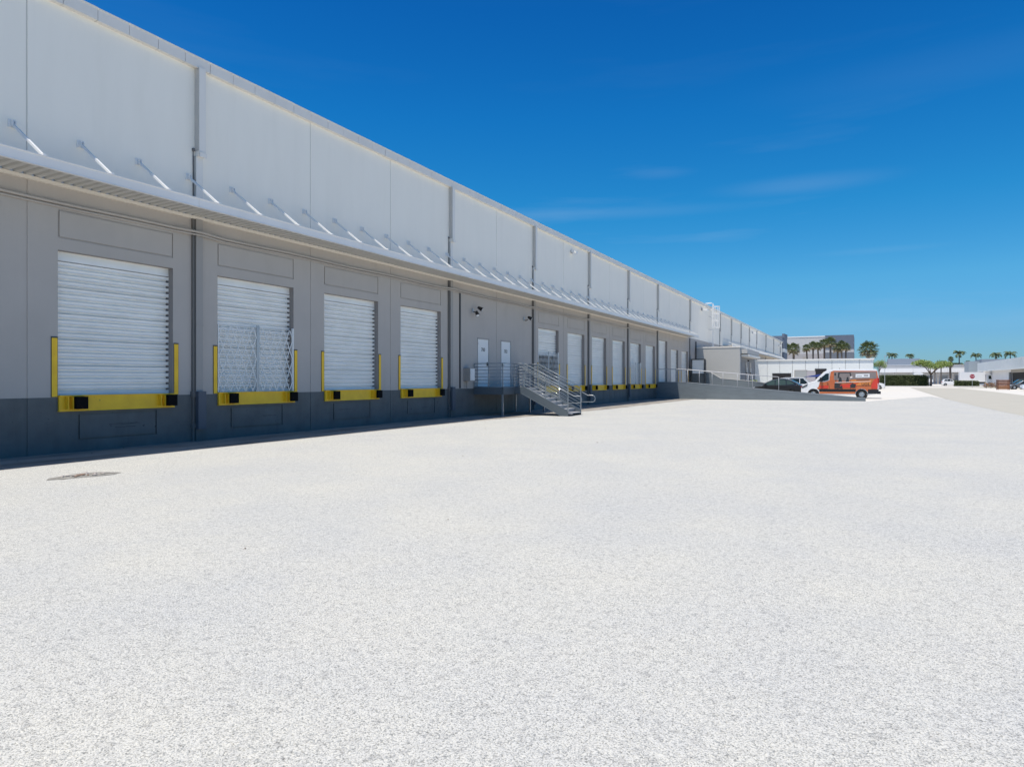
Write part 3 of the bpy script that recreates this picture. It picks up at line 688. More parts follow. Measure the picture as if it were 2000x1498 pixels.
def back_ramp():
    r = empty('stepped_landing', (0, 70.5, 0), 'blue grey stepped concrete landing wall between the ramp and the flat grey annex', 'landing')
    MB().prism([(0, 0), (7.2, 0), (7.2, 1.25), (6.2, 1.42), (2.95, 1.72), (1.95, 2.32), (0, 2.32)], 0, 0.25).build('side_wall', M_ramp, r)
    MB().prism([(0, 2.325), (1.95, 2.325), (2.95, 1.725), (6.2, 1.425), (7.2, 1.255), (7.2, 1.31), (6.2, 1.48), (2.95, 1.78), (1.97, 2.38), (0, 2.38)], -0.02, 0.27).build('coping', M_annex, r)
    MB().box(0, 7.2, 0.25, 1.95, 0, 1.3).build('slab', M_conc, r)
back_ramp()
uc = empty('utility_cabinet', (0.35, 69.3, 1.2), 'white utility cabinet in a dark frame between the last shutter and the annex', 'cabinet')
MB().box(0.0, 1.15, 0.2, 0.8, 1.05, 2.4).build('body', M_metalw, uc); MB().box(-.1, 0.0, 0.15, .85, 0.0, 2.5).box(-.1, 1.2, .15, .85, 2.4, 2.5).box(1.15, 1.25, .15, .85, 0, 2.4).build('frame', M_trimd, uc)
MB().box(0.0, 1.15, 0.2, 0.8, 0.0, 1.03).build('plinth', M_navy, uc)

# annex
def annex():
    a = empty('annex', (0, 72.5, 0), 'plain flat roofed warm grey annex block projecting from the warehouse wall', 'annex')
    MB().box(0, 4.5, 0, 10.8, 0.0, 4.9).build('wall', [M_annex], a)
    MB().box(0, 4.54, -0.04, 10.84, 4.9, 5.02).build('coping', M_coping, a)
    MB().box(4.5, 4.53, 0.6, 10.6, 1.3, 4.2).build('side_shade_sheet', mat('annex_side_shade', (0.19, 0.195, 0.205), 0.7), a)  # darker sheet: the shade on the annex side is put into its colour
    MB().box(4.5, 5.15, 0.5, 9.5, 4.3, 4.75).build('canopy', M_annex, a)
    MB().box(4.5, 5.3, 0.7, 9.4, 3.98, 4.22).build('canopy', M_coping, a)
    for y in (3.4, 6.3):
        d = MB().box(4.53, 4.58, y, y + 1.1, 1.35, 3.5).build('door', M_spoutg, a)
        MB().box(4.58, 4.6, y + 0.2, y + 0.5, 1.6, 3.2).build('pane', M_glass, d)
        MB().box(4.58, 4.62, y + 0.55, y + 0.85, 1.4, 2.9).build('frame', M_metalw, d)
        MB().box(4.60, 4.66, y + 0.1, y + 0.9, 2.25, 2.4).build('push_bar', M_black, d)
    wl = MB(); wl.box(4.53, 4.7, 5.0, 5.3, 3.6, 3.75); wl.build('lamp', M_black, a)
annex()
pt = MB(); pt.cyl((0.12, 72.3, 0), (0.12, 72.3, 5.6), 0.06, 8)
tag(pt.build('vertical_pipe', M_pipe), 'dark vertical drain pipe in the corner left of the annex', 'pipe')

# slate tower at the far end
tw = empty('slate_tower', (0, 158.3, 0), 'dark slate end tower rising above the far end of the long warehouse', 'tower')
TY = YE + 0.35
MB().box(-11, 0.4, 2.6, 9.5, -0.1, 11.3).build('wall', M_slate, tw)
MB().box(-0.6, 0.43, 2.58, 9.55, 7.7, 8.5).build('band', M_metalw, tw)
MB().prism([(2.4, 10.9), (9.6, 10.9), (9.6, 11.9), (2.4, 11.75)], 0.0, 0.46, 'x').build('parapet', M_slate, tw)

# ------------------------------------------------------------------ low white building
def low_building():
    r = empty('low_white_building', (1.0, 110, 0), 'low white panelled building behind the parked vehicles', 'building')
    Wd = 16.05; H = 4.5
    Mw = mat('low_building_white', (0.76, 0.79, 0.78), 0.75, var=0.03, vscale=0.5)
    opens = [(2.6, 5.1, 0.0, 2.5, 'dark'), (5.7, 7.3, 0.0, 2.95, 'grey'), (7.32, 8.5, 0, 2.85, 'pale'), (8.5, 9.9, 0.0, 3.15, 'dark')]
    n = 9; pw = Wd / n
    for k in range(n):
        s0, s1 = k * pw + 0.02, (k + 1) * pw - 0.02
        MB().box(s0, s1, 0.0, 0.2, 0.0, H).build('wall_panel', Mw, r)
    MB().box(0, Wd, 0.2, 14, 0, H - 0.2).build('core', mat('joint_grey2', (0.4, 0.42, 0.42), 0.8), r)
    MB().box(-0.1, Wd + 0.1, -0.15, 14.1, H, H + 0.18).build('roof', M_metalw, r)
    for s0, s1, z0, z1, k in opens:
        f = MB().box(s0 - 0.08, s1 + 0.08, -0.06, -0.004, z0, z1 + 0.1).build('opening_frame', M_spoutg if k != 'dark' else M_trimd, r)
        MB().box(s0, s1, -0.075, -0.061, z0, z1).build('shutter', {'dark': M_dark, 'grey': mat('shutter_grey', (0.36, 0.38, 0.38), 0.6), 'pale': mat('shutter_pale', (0.42, 0.40, 0.43), 0.6)}[k], f)
low_building()
bc = empty('blue_canopy', (*ray(1594, 92), 0), 'small blue fabric canopy seen between the white car and the van windscreen', 'canopy')
MB().prism([(-1.5, 2.0), (1.0, 2.45), (1.2, 2.4), (1.2, 2.0)], -1.0, 1.0).build('fabric', mat('blue_fabric', (0.03, 0.06, 0.25), 0.8), bc)
for x in (-1.3, 1.0):
    for y in (-.9, .9): MB().cyl((x, y, 0), (x, y, 2.1), 0.03, 6).build('pole', M_galv, bc)

# ------------------------------------------------------------------ grey building behind
def grey_building():
    r = empty('tall_grey_building', (-14, 220, 0), 'tall pale grey building with slate corner behind the cabbage palms', 'building')
    Mg = mat('pale_grey_wall', (0.52, 0.52, 0.52), 0.8, var=0.03); Mg2 = mat('lower_grey_wall', (0.40, 0.38, 0.38), 0.8)
    MB().box(0, 20.1, 0, 20, 9.3, 14.2).build('upper_wall', Mg, r)
    MB().box(0, 20.1, -0.05, 20, 0, 9.3).build('lower_wall', Mg2, r)
    MB().box(0, 20.1, -0.1, 20, 14.2, 14.5).build('coping', M_metalw, r)
    for k in range(6): MB().box(0, 20.1, -0.09, -0.05, 1 + k * 1.35, 1.06 + k * 1.35).build('band', Mg, r)
    MB().box(20.1, 27.6, -0.3, 20, 10.6, 14.6).build('slate_wall', M_slate, r)
    MB().box(20.1, 27.6, -0.2, 20, 9.6, 10.6).build('band', Mg, r)
    MB().box(20.1, 27.6, -0.25, 20, 0, 9.6).build('slate_wall', mat('slate_paint_low', (0.17, 0.19, 0.22), 0.7), r)
    MB().box(14.0, 15.2, -0.12, -0.06, 0, 8.5).build('door', M_spoutg, r)
grey_building()

# ------------------------------------------------------------------ far centre building
def far_building():
    r = empty('distant_storefront_building', (22, 300, 0), 'distant white and grey commercial building with a covered front behind the hedge and trees', 'building')
    Wd = 33.2; Mup = mat('far_grey', (0.42, 0.43, 0.45), 0.8); Mw = mat('far_white', (0.82, 0.82, 0.82), 0.7)
    MB().box(0, Wd, 0.6, 25, 5.9, 7.1).build('upper_wall', Mup, r)
    MB().box(-.1, Wd + .1, 0.5, 25, 7.1, 7.25).build('coping', M_metalw, r)
    for k in range(6): MB().box(k * Wd / 6 + 0.03, (k + 1) * Wd / 6 - 0.03, 0, 0.6, 4.45, 5.95).build('fascia_panel', Mw, r)
    MB().box(0, Wd, 3.2, 25, 0, 5.9).build('lower_wall', mat('far_lower', (0.62, 0.62, 0.63), 0.8), r)
    for k in range(8): MB().box(k * 4.7 + 0.1, k * 4.7 + 0.5, 0.1, 0.5, 0, 4.45).build('column', M_spoutg, r)
    for k in range(8): MB().box(k * 4.7 + 1.2, k * 4.7 + 3.6, 3.1, 3.2, 0, 3.2).build('window', mat('far_window', (0.30, 0.32, 0.34), 0.5), r)
    MB().box(25.6, 27.6, -0.5, 0.0, 0.0, 3.9).build('door', mat('maroon_panel', (0.22, 0.02, 0.05), 0.6), r)
    MB().box(2.8, 13.6, 5, 14, 7.25, 9.8).build('roof_block', mat('roof_block_blue_grey', (0.24, 0.28, 0.34), 0.7), r)
    MB().box(-1.0, 2.7, 6, 12, 7.1, 8.7).build('roof_block', mat('roof_block_pale', (0.34, 0.39, 0.42), 0.7), r)
far_building()
def slate_block():
    r = empty('slate_office_block', (48.1, 250, 0), 'blue grey upper block rising behind the right hand white warehouse', 'building')
    MB().box(0, 22, 0, 14, 0, 7.9).build('wall', mat('slate_block_paint', (0.25, 0.29, 0.34), 0.7), r)
    MB().box(-2.8, 0, 4, 14, 0, 7.4).build('side_block', mat('roof_block_pale', (0.34, 0.39, 0.42), 0.7), r)
    MB().box(-.1, 3, -.1, 0.0, 5.2, 5.8).build('band', M_metalw, r)
slate_block()

# ------------------------------------------------------------------ right hand warehouse
def east_wh():
    r = empty('white_warehouse_opposite', (45.2, 120, 0), 'white warehouse with deep ribbed metal fascia on the right edge', 'warehouse')
    L_ = 105
    Mf = mat('ribbed_fascia', (0.62, 0.66, 0.68), 0.5, var=0.06, vscale=1.0); Mw = mat('east_wall_white', (0.80, 0.80, 0.82), 0.7, var=0.04, vscale=.4)
    f = MB(); y = 0
    n = int(L_ / 0.6)
    for k in range(n):
        y0 = k * 0.6; f.box(-1.3 - (0.05 if k % 2 else 0), -1.1, y0, y0 + 0.6, 3.95, 6.15)
    o = f.build('ribbed_fascia', Mf, r); o['kind'] = 'stuff'
    MB().box(-1.45, -1.05, 0, L_, 3.8, 3.95).build('trim', M_metalw, r)
    MB().box(-1.1, 0, 0, L_, 3.9, 4.0).build('soffit', M_deck, r)
    MB().box(-1.1, 30, 0, L_, 6.0, 6.2).build('roof', M_metalw, r)
    k = 0
    segs = [(0, 30, None), (30, 66, 'open'), (66, 68, None), (68, 86, None), (86, L_, None)]
    for y0, y1, t in segs:
        if t is None: MB().box(0, 0.3, y0 + .02, y1 - .02, 0, 3.9).build('wall', Mw, r)
        else:
            MB().box(0, 0.3, y0 + .02, y1 - .02, 3.2, 3.9).build('wall', M_spoutg, r)
            MB().box(0.31, 9, y0, y1, 0.02, 3.25).build('open_bay', M_dark, r)
    MB().box(-0.1, 0.0, 65.8, 67.9, 0.5, 3.3).build('column', mat('vent_grey', (.12, .12, .13), .6), r)
    MB().box(0.31, 30, L_ - 0.3, L_, 0, 6.0).build('wall', Mw, r)
    MB().box(0.31, 30, 0, 0.3, 0, 6.0).build('wall', Mw, r)
east_wh()

# ------------------------------------------------------------------ vehicles
def wheel(parent, x, y, r, w_=0.22, side=-1):
    wh_ = link('wheel', None, parent, (x, y, r))
    t = MB(); pr = [(0.62, -0.5), (0.93, -0.5), (1.0, -0.35), (1.0, 0.35), (0.93, 0.5), (0.62, 0.5)]
    n = 20; vs_ = []
    for k in range(n):
        a = 2 * math.pi * k / n
        for q, d in pr: vs_.append((math.cos(a) * q * r, d * w_, math.sin(a) * q * r))
    m = len(pr); t.add(vs_, [(k * m + j, k * m + (j + 1) % m, ((k + 1) % n) * m + (j + 1) % m, ((k + 1) % n) * m + j) for k in range(n) for j in range(m)])
    t.build('tyre', M_tyre, wh_, smooth=False)
    rm = MB(); rm.cyl((0, -0.1 * w_, 0), (0, 0.1 * w_, 0), r * 0.6, 20)
    for k in range(5):
        a = 2 * math.pi * k / 5
        rm.bar((0, side * 0.36 * w_, 0), (math.cos(a) * r * .6, side * 0.40 * w_, math.sin(a) * r * .6), r * 0.22, 0.03)
    rm.cyl((0, side * 0.3 * w_, 0), (0, side * 0.42 * w_, 0), r * 0.16, 10)
    rm.build('rim', M_rim, wh_)
def tumbled(profile, hw, z_b, z_t, top_f, round_=0.05):
    """closed side profile (x,z) swept across the width; half width shrinks from z_b up to z_t"""
    mb = MB(); n = len(profile)
    cx = sum(p[0] for p in profile) / n; cz = sum(p[1] for p in profile) / n
    def W(z, f): 
        k = 0 if z <= z_b else (z - z_b) / (z_t - z_b)
        return hw * (1 - (1 - top_f) * k) * f
    rings = []
    for f, s in ((-1, 0.965), (-0.985, 0.99), (-0.93, 1.0), (0, 1.004), (0.93, 1.0), (0.985, 0.99), (1, 0.965)):
        rings.append([(cx + (x - cx) * s, W(z, f), cz + (z - cz) * s) for x, z in profile])
    vs_ = [p for r_ in rings for p in r_]; F = []
    for k in range(len(rings) - 1):
        for j in range(n): F.append((k * n + j, k * n + (j + 1) % n, (k + 1) * n + (j + 1) % n, (k + 1) * n + j))
    F.append(tuple(range(n))); F.append(tuple(((len(rings) - 1) * n + j) for j in range(n)))
    mb.add(vs_, F); return mb, W
def car(name, label, cat, loc, rz, paint, L_=4.5, H=1.65, hw=0.91, suv=True, group=None, arc=False):
    """front at -x"""
    c = empty(name, (loc[0], loc[1], 0.0), label, cat, rz, group)
    h = L_ / 2; r = 0.34; belt = H * 0.60; 
    def arch(x): return [(x - 0.44, 0.26), (x - 0.38, 0.52), (x - 0.2, 0.70), (x, 0.75), (x + 0.2, 0.70), (x + 0.38, 0.52), (x + 0.44, 0.26)]
    fx, rx = -h + 0.85, h - 0.85
    low = [(-h, 0.42), (-h + 0.06, 0.28)] + arch(fx) + arch(rx) + [(h - 0.05, 0.30), (h, 0.55), (h - 0.03, belt), (h - 0.12, belt + 0.06)]
    low += [(0.2, belt + 0.05), (-h + 1.35, belt + 0.03), (-h + 0.5, belt - 0.10), (-h + 0.08, belt - 0.28)]
    b_, _ = tumbled(low, hw, 0.9, 1.4, 0.97); body = b_.build('body', paint, c, smooth=False)
    if suv and not arc: cab = [(-h + 1.15, belt), (-h + 1.95, H - 0.06), (-h + 2.5, H), (h - 1.0, H - 0.01), (h - 0.45, H - 0.10), (h - 0.08, belt)]
    elif arc: cab = [(-h + 0.95, belt), (-h + 1.45, belt + 0.34), (-h + 1.95, H - 0.13), (-h + 2.4, H - 0.03), (-h + 2.8, H), (-h + 3.2, H - 0.04), (-h + 3.65, H - 0.16), (-h + 4.15, belt + 0.28), (h - 0.06, belt)]
    else: cab = [(-h + 1.15, belt), (-h + 2.05, H - 0.04), (-h + 2.6, H), (h - 1.75, H - 0.04), (h - 0.75, belt + 0.08), (h - 0.7, belt)]
    g_, Wf = tumbled(cab, hw * 0.96, belt, H, 0.80); g_.build('cabin', paint, c)
    # side windows
    MG = M_glass if paint is not P_black else mat('green_view_glass', (0.055, 0.085, 0.07), 0.1)  # bright greenish view beyond the glass is put into its colour
    def glass(poly, name='window'):
        for sgn in (-1, 1):
            m = MB(); m.add([(x, sgn * (Wf(z, 1) + 0.012), z) for x, z in poly], [tuple(range(len(poly)))]); m.build(name, MG, c)
    zt = H - 0.12; zb = belt + 0.06
    if arc:
        glass([(-h + 1.35, zb), (-h + 1.6, belt + .32), (-h + 2.05, H - .2), (-h + 2.2, H - .15), (-h + 2.2, zb)]); glass([(-h + 2.28, zb), (-h + 2.28, H - .14), (-h + 2.8, H - .11), (-h + 3.15, H - .14), (-h + 3.22, zb + .02)]); glass([(-h + 3.3, zb + .02), (-h + 3.24, H - .16), (-h + 3.55, H - .24), (-h + 4.0, belt + .18)])
    elif suv:
        glass([(-h + 1.45, zb), (-h + 2.05, zt), (-0.02, zt), (-0.02, zb)]); glass([(0.04, zb), (0.04, zt), (h - 1.35, zt - .01), (h - 1.3, zb)]); glass([(h - 1.22, zb + .02), (h - 1.25, zt - .01), (h - 0.85, zt - 0.06), (h - 0.5, zb + .05)])
    else:
        glass([(-h + 1.5, zb), (-h + 2.1, zt), (-0.02, zt + .02), (-0.02, zb)]); glass([(0.04, zb), (0.04, zt + .02), (h - 1.85, zt), (h - 1.1, zb + .04)])
    tr = [(p[0], p[1]) for p in cab]
    for sgn in (-1, 1):
        m = MB()
        for (xa, za), (xb, zb2) in zip(tr[:-1], tr[1:]):
            za -= 0.05; zb2 -= 0.05
            m.bar((xa, sgn * (Wf(za, 1) + .015), za), (xb, sgn * (Wf(zb2, 1) + .015), zb2), 0.025, 0.02)
        m.build('window_trim', M_rim, c)
    m = MB(); o_ = 0.012; (xa, za), (xb, zb_) = cab[0], cab[1]
    m.add([(xa + .10 - o_, -hw * .80, za + .10), (xa + .10 - o_, hw * .80, za + .10), (xb - .05 - o_, hw * .70, zb_ - .04 + o_), (xb - .05 - o_, -hw * .70, zb_ - .04 + o_)], [(0, 1, 2, 3)]); m.build('windscreen', M_glass, c)
    for sgn in (-1, 1):
        MB().prism([(-h - 0.01, belt - .38), (-h + 0.4, belt - 0.20), (-h + 0.42, belt - 0.12), (-h + 0.03, belt - 0.26)], sgn * hw * 0.62, sgn * hw * 0.985).build('headlight', M_lamp, c)
        MB().box(h - 0.16, h + 0.01, min(sgn * hw * .6, sgn * hw * 0.99), max(sgn * hw * .6, sgn * hw * 0.99), belt - 0.22, belt - 0.02).build('tail_light', M_red, c)
        MB().box(-h + 1.3, -h + 1.5, min(sgn * hw, sgn * (hw + .18)), max(sgn * hw, sgn * (hw + .18)), belt, belt + 0.15).build('mirror', paint, c)
        for x in (fx, rx):
            wheel(c, x, sgn * (hw - 0.12), r, side=sgn); MB().cyl((x, sgn * 0.15, r), (x, sgn * (hw - 0.25), r), 0.43, 16).build('wheel_well', M_black, c)
    MB().box(-h - .02, h + .01, -hw * .9, hw * .9, 0.25, 0.38).build('bumper_skirt', M_black, c)
    return c
P_black = mat('car_paint_black', (0.012, 0.011, 0.011), 0.3, coat=0.6, spec=0.5)
P_navy = mat('car_paint_midnight', (0.01, 0.012, 0.022), 0.25, coat=1.0)
P_white = mat('car_paint_white', (0.78, 0.79, 0.80), 0.3, coat=0.6)
P_silver = mat('car_paint_grey', (0.16, 0.165, 0.18), 0.3, metal=0.5, coat=0.6)
car('parked_car', 'glossy black hatchback parked behind the ramp handrail, left of the van', 'car', (8.3, 70.0), R(-2), P_black, 4.6, 1.74, arc=True)
car('parked_car', 'white sport utility car showing its roof above the van bonnet', 'car', (9.9, 76.5), R(180), P_white, 4.7, 1.86)
car('parked_car', 'white car whose rounded nose shows right of the orange van by the hedge', 'car', (16.8, 133), R(180), P_white, 4.6, 1.9)
car('parked_car', 'dark grey saloon parked behind the brown crate on the right', 'car', (39.9, 140.9), 0, P_silver, 4.8, 1.48, suv=False)
car('parked_car', 'black car parked nearest the dark open bay on the right', 'car', (41.4, 153), 0, P_black, 4.6, 1.75)
x_, y_ = ray(1994, 100)
car('parked_car', 'white car cut off by the right edge of the view', 'car', (x_ + 2.3, y_), 0, P_white, 4.6, 1.7)
x_, y_ = ray(1856, 190)
car('parked_car', 'small white car under the little fan palms by the distant building', 'car', (x_, y_), R(180), P_white, 4.2, 1.9)

def van():
    v = empty('cargo_van', (10.72, 66.7, 0), 'orange wrapped white cargo van parked at the end of the ramp', 'van')
    L_, H, hw = 6.15, 2.52, 1.0
    Wt = P_white
    low = [(0.02, 0.35)]
    def arch(x): return [(x - 0.47, 0.30), (x - 0.42, 0.56), (x - 0.22, 0.77), (x, 0.82), (x + 0.22, 0.77), (x + 0.42, 0.56), (x + 0.47, 0.30)]
    fx, rx = 1.02, 4.82
    prof = [(0.0, 0.42), (0.10, 0.28)] + arch(fx) + arch(rx) + [(6.08, 0.42), (6.12, 0.9), (6.10, 1.9), (5.98, 2.46), (5.85, H), (2.7, H), (2.25, H - 0.05), (1.95, H - 0.17), (1.15, 1.50), (0.55, 1.32), (0.16, 1.12), (0.02, 0.86)]
    b_, W = tumbled(prof, hw, 1.2, H, 0.86); b_.build('body', Wt, v)
    def side(poly, m, name, off=0.008, parent=None, both=True):
        o = None
        for sgn in ((-1, 1) if both else (-1,)):
            q = MB(); q.add([(x, sgn * (W(z, 1) + off), z) for x, z in poly], [tuple(range(len(poly)))]); o = q.build(name, m, parent or v)
        return o
    Mor = mat('wrap_orange', (0.56, 0.17, 0.06), 0.4, c2=(0.45, 0.115, 0.04), vscale=1.5, stretch=(1, 1, 3)); Mrd = mat('wrap_red', (0.62, 0.055, 0.03), 0.4)
    Mgy = mat('wrap_grey', (0.22, 0.19, 0.18), 0.5, var=.1); Mdk = mat('wrap_dark', (0.03, 0.03, 0.032), 0.5); Mlt = mat('wrap_pale', (0.66, 0.60, 0.58), 0.5)
    Mam = mat('wrap_amber', (0.62, 0.22, 0.05), 0.4)
    # orange wrap from door edge to rear
    side([(1.55, 1.42), (1.45, 1.02), (1.3, 0.86), (1.62, 0.62), (2.6, 0.58), (4.35, 0.56), (4.398, 0.62), (4.575, 0.80), (4.82, 0.86), (5.065, 0.80), (5.242, 0.62), (5.29, 0.56), (6.02, 0.62), (6.05, 1.9), (5.97, 2.36), (2.62, 2.40), (2.40, 2.3), (2.3, 1.55), (1.95, 1.42)], Mor, 'wrap_panel')
    side([(2.66, 2.30), (5.92, 2.30), (5.95, 1.72), (4.2, 1.66), (3.6, 1.5), (2.66, 1.60)], Mgy, 'wrap_panel', 0.012)
    side([(5.55, 0.85), (6.03, 0.85), (6.04, 1.85), (5.75, 1.6), (5.55, 1.2)], Mrd, 'wrap_panel', 0.012)
    side([(3.9, 1.62), (5.6, 1.6), (5.5, 1.15), (4.4, 1.12)], Mam, 'wrap_panel', 0.014)
    side([(3.2, 1.18), (4.6, 1.35), (4.35, 0.95), (3.1, 0.9)], Mrd, 'wrap_panel', 0.014)
    side([(1.5, 1.08), (2.25, 1.12), (2.2, 0.85), (1.55, 0.85)], Mrd, 'wrap_panel', 0.014)
    # dark forklift silhouette on the wrap
    side([(2.70, 2.2), (2.83, 2.2), (2.85, 1.3), (3.3, 1.25), (3.35, 0.85), (2.7, 0.85)], Mdk, 'picture_panel', 0.018)
    side([(3.0, 2.25), (3.95, 2.25), (4.1, 1.7), (4.0, 1.7), (3.88, 2.18), (3.12, 2.18), (3.05, 1.75), (2.95, 1.75)], Mdk, 'picture_panel', 0.018)
    side([(3.0, 1.38), (3.3, 1.42), (3.25, 1.75), (3.1, 1.9), (3.05, 1.6)], Mdk, 'picture_panel', 0.018)
    side([(3.6, 1.45), (3.85, 1.45), (3.8, 1.85), (3.68, 1.85)], Mdk, 'picture_panel', 0.018)
    side([(3.95, 0.92), (4.32, 0.92), (4.38, 1.22), (4.1, 1.3), (3.92, 1.15)], Mdk, 'picture_panel', 0.018)
    side([(2.75, 1.40), (5.5, 1.50), (5.5, 1.46), (2.75, 1.34)], Mlt, 'picture_panel', 0.02)
    side([(3.9, 1.85), (4.08, 1.95), (4.12, 1.78), (3.98, 1.72)], Mlt, 'picture_panel', 0.022)
    # white label with print
    side([(4.35, 2.10), (5.42, 2.12), (5.42, 1.82), (4.35, 1.80)], P_white, 'print_panel', 0.022)
    for z0, x0, x1 in ((1.90, 4.42, 4.85), (1.98, 4.98, 5.32), (1.90, 4.98, 5.32)):
        side([(x0, z0), (x1, z0), (x1, z0 + 0.05), (x0, z0 + 0.05)], Mgy, 'print_panel', 0.026)
    side([(4.4, 1.60), (5.4, 1.62), (5.4, 1.57), (4.4, 1.55)], Mdk, 'print_panel', 0.02)
    mtx = Matrix.Translation((5.1, -(W(1.22, 1) + 0.024), 1.22)) @ Matrix.Rotation(R(90), 4, 'X')
    text_part('UOS', 0.30, Mdk, v, mtx)
    # skirt, bumpers
    side([(1.50, 0.58), (4.33, 0.58), (4.38, 0.80), (1.46, 0.80)], M_black, 'side_moulding', 0.03)
    side([(1.52, 0.40), (4.33, 0.40), (4.33, 0.575), (1.50, 0.575)], Mor, 'sill', 0.02)
    side([(5.28, 0.42), (6.08, 0.42), (6.1, 0.78), (5.3, 0.78)], M_black, 'side_moulding', 0.03)
    MB().box(5.98, 6.26, -0.97, 0.97, 0.40, 0.62).build('rear_bumper', M_black, v)
    MB().box(-0.05, 0.35, -0.96, 0.96, 0.30, 0.66).build('front_bumper', M_black, v)
    MB().box(-0.03, 0.06, -0.6, 0.6, 0.68, 0.95).build('grille', M_black, v)
    for s in (-1, 1):
        MB().prism([(0.06, 0.86), (0.10, 1.02), (0.58, 1.26), (0.50, 1.02), (0.2, 0.86)], s * 0.80, s * 1.012).build('headlight', mat('headlight_dark', (0.10, 0.11, 0.12), 0.1), v)
        MB().box(6.02, 6.13, min(s * 0.84, s * 0.96), max(s * 0.84, s * 0.96), 0.85, 1.75).build('tail_light', M_red, v)
        MB().box(6.1, 6.14, min(s * 0.84, s * 0.96), max(s * 0.84, s * 0.96), 1.0, 1.2).build('tail_light', M_lamp, v)
        MB().box(1.55, 1.75, min(s * 1.0, s * 1.24), max(s * 1.0, s * 1.24), 1.45, 1.8).build('mirror', M_black, v)
        for x in (fx, rx):
            wheel(v, x, s * 0.90, 0.36, 0.24, s); MB().cyl((x, s * 0.2, 0.36), (x, s * 0.76, 0.36), 0.465, 18).build('wheel_well', M_black, v)
        # arches
        for x in (fx, rx):
            m = MB(); pts = [(x + 0.46 * math.cos(a), 0.36 + 0.46 * math.sin(a)) for a in [math.pi * k / 12 for k in range(13)]]; pin = [(x + 0.38 * math.cos(a), 0.36 + 0.38 * math.sin(a)) for a in [math.pi * k / 12 for k in range(13)]]
            m.prism(pts + pin[::-1], s * 0.99, s * 1.03); m.build('wheel_arch', M_black, v)
    side([(1.32, 1.48), (2.02, 2.14), (2.26, 2.18), (2.26, 1.62), (1.95, 1.50)], M_glass, 'window', 0.02)
    m = MB(); m.add([(1.16, -0.86, 1.53), (1.16, 0.86, 1.53), (1.90, 0.80, 2.30), (1.90, -0.80, 2.30)], [(0, 1, 2, 3)])
    for k, p in enumerate(m.v): m.v[k] = (p[0] - 0.035, p[1], p[2] + 0.03)
    m.build('windscreen', M_glass, v)
    side([(2.31, 0.6), (2.33, 0.6), (2.33, 2.3), (2.31, 2.3)], Mdk, 'door_gap', 0.024)
    side([(3.95, 0.8), (3.965, 0.8), (3.965, 2.3), (3.95, 2.3)], Mdk, 'door_gap', 0.024)
    side([(2.1, 1.25), (2.25, 1.25), (2.25, 1.31), (2.1, 1.31)], M_black, 'handle', 0.03)
    MB().cyl((3.1, 0, 2.51), (3.05, 0, 2.66), 0.012, 6).build('aerial', M_black, v)
van()

def box_truck():
    r = empty('box_truck', (38.2, 212, 0), 'white box truck with a black windscreen parked by the right hand warehouse', 'truck')
    MB().box(0, 5.6, -1.2, 1.2, 1.1, 3.6).build('cargo_box', P_white, r)
    MB().prism([(5.7, 0.7), (7.3, 0.7), (7.3, 1.8), (7.0, 2.9), (5.7, 3.0)], -1.1, 1.1).build('cab', P_white, r)
    MB().box(0, 5.7, -.6, .6, .7, 1.1).build('chassis', M_black, r)
    MB().prism([(6.3, 1.8), (6.95, 1.8), (6.8, 2.7), (6.3, 2.7)], -1.12, -1.101).build('window', M_glass, r)
    MB().add([(7.31, -1, 1.8), (7.31, 1, 1.8), (7.06, 1, 2.75), (7.06, -1, 2.75)], [(0, 1, 2, 3)]).build('windscreen', M_glass, r)
    for x in (1.0, 6.5):
        for s in (-1, 1): wheel(r, x, s * 1.0, 0.48, 0.26, s)
box_truck()
def tractor():
    x, y = ray(1779, 200)
    r = empty('truck_cab', (x, y, 0), 'white truck cab with sloping bonnet behind the hedge and the spreading tree', 'truck')
    MB().prism([(0.6, 0.9), (5.4, 0.9), (5.5, 1.7), (3.9, 2.2), (3.1, 3.4), (2.4, 3.8), (0.9, 3.7), (0.6, 3.3)], -1.2, 1.2).build('cab', P_white, r)
    MB().prism([(3.2, 2.3), (3.8, 2.3), (3.2, 3.2), (2.9, 3.2), (2.9, 2.3)], -1.22, -1.201).build('window', M_glass, r)
    MB().box(-2.5, .6, -.5, .5, .8, 1.1).build('chassis', M_black, r)
    for xx in (4.6, -1.5):
        for s in (-1, 1): wheel(r, xx, s * 1.05, 0.5, 0.28, s)
    MB().cyl((0.4, -0.9, 1), (0.4, -0.9, 3.9), 0.07, 8).build('exhaust_stack', M_rim, r)
tractor()

# ------------------------------------------------------------------ stop sign, lamp post, crate
def stop_sign():
    x, y = ray(1899, 140)
    r = empty('stop_sign', (x, y, 0), 'red octagonal stop sign on a thin post at the road junction', 'road sign')
    MB().box(-0.03, 0.03, 0.0, 0.06, 0, 2.8).build('post', M_galv, r)
    o8 = [(0.52 * math.cos(R(22.5 + 45 * k)), 2.32 + 0.52 * math.sin(R(22.5 + 45 * k))) for k in range(8)]
    MB().prism(o8, -0.006, 0).build('border', P_white, r)
    MB().prism([(a * 0.9, 2.32 + (b - 2.32) * 0.9) for a, b in o8], -0.012, -0.007).build('plate', mat('sign_red', (0.35, 0.01, 0.03), 0.5), r)
    text_part('STOP', 0.36, P_white, r, Matrix.Translation((0, -0.018, 2.32)) @ Matrix.Rotation(R(90), 4, 'X'))
stop_sign()
x, y = ray(1728, 160)
lp = empty('lamp_post', (x, y, 0), 'thin grey lamp post behind the left end of the hedge', 'lamp post')
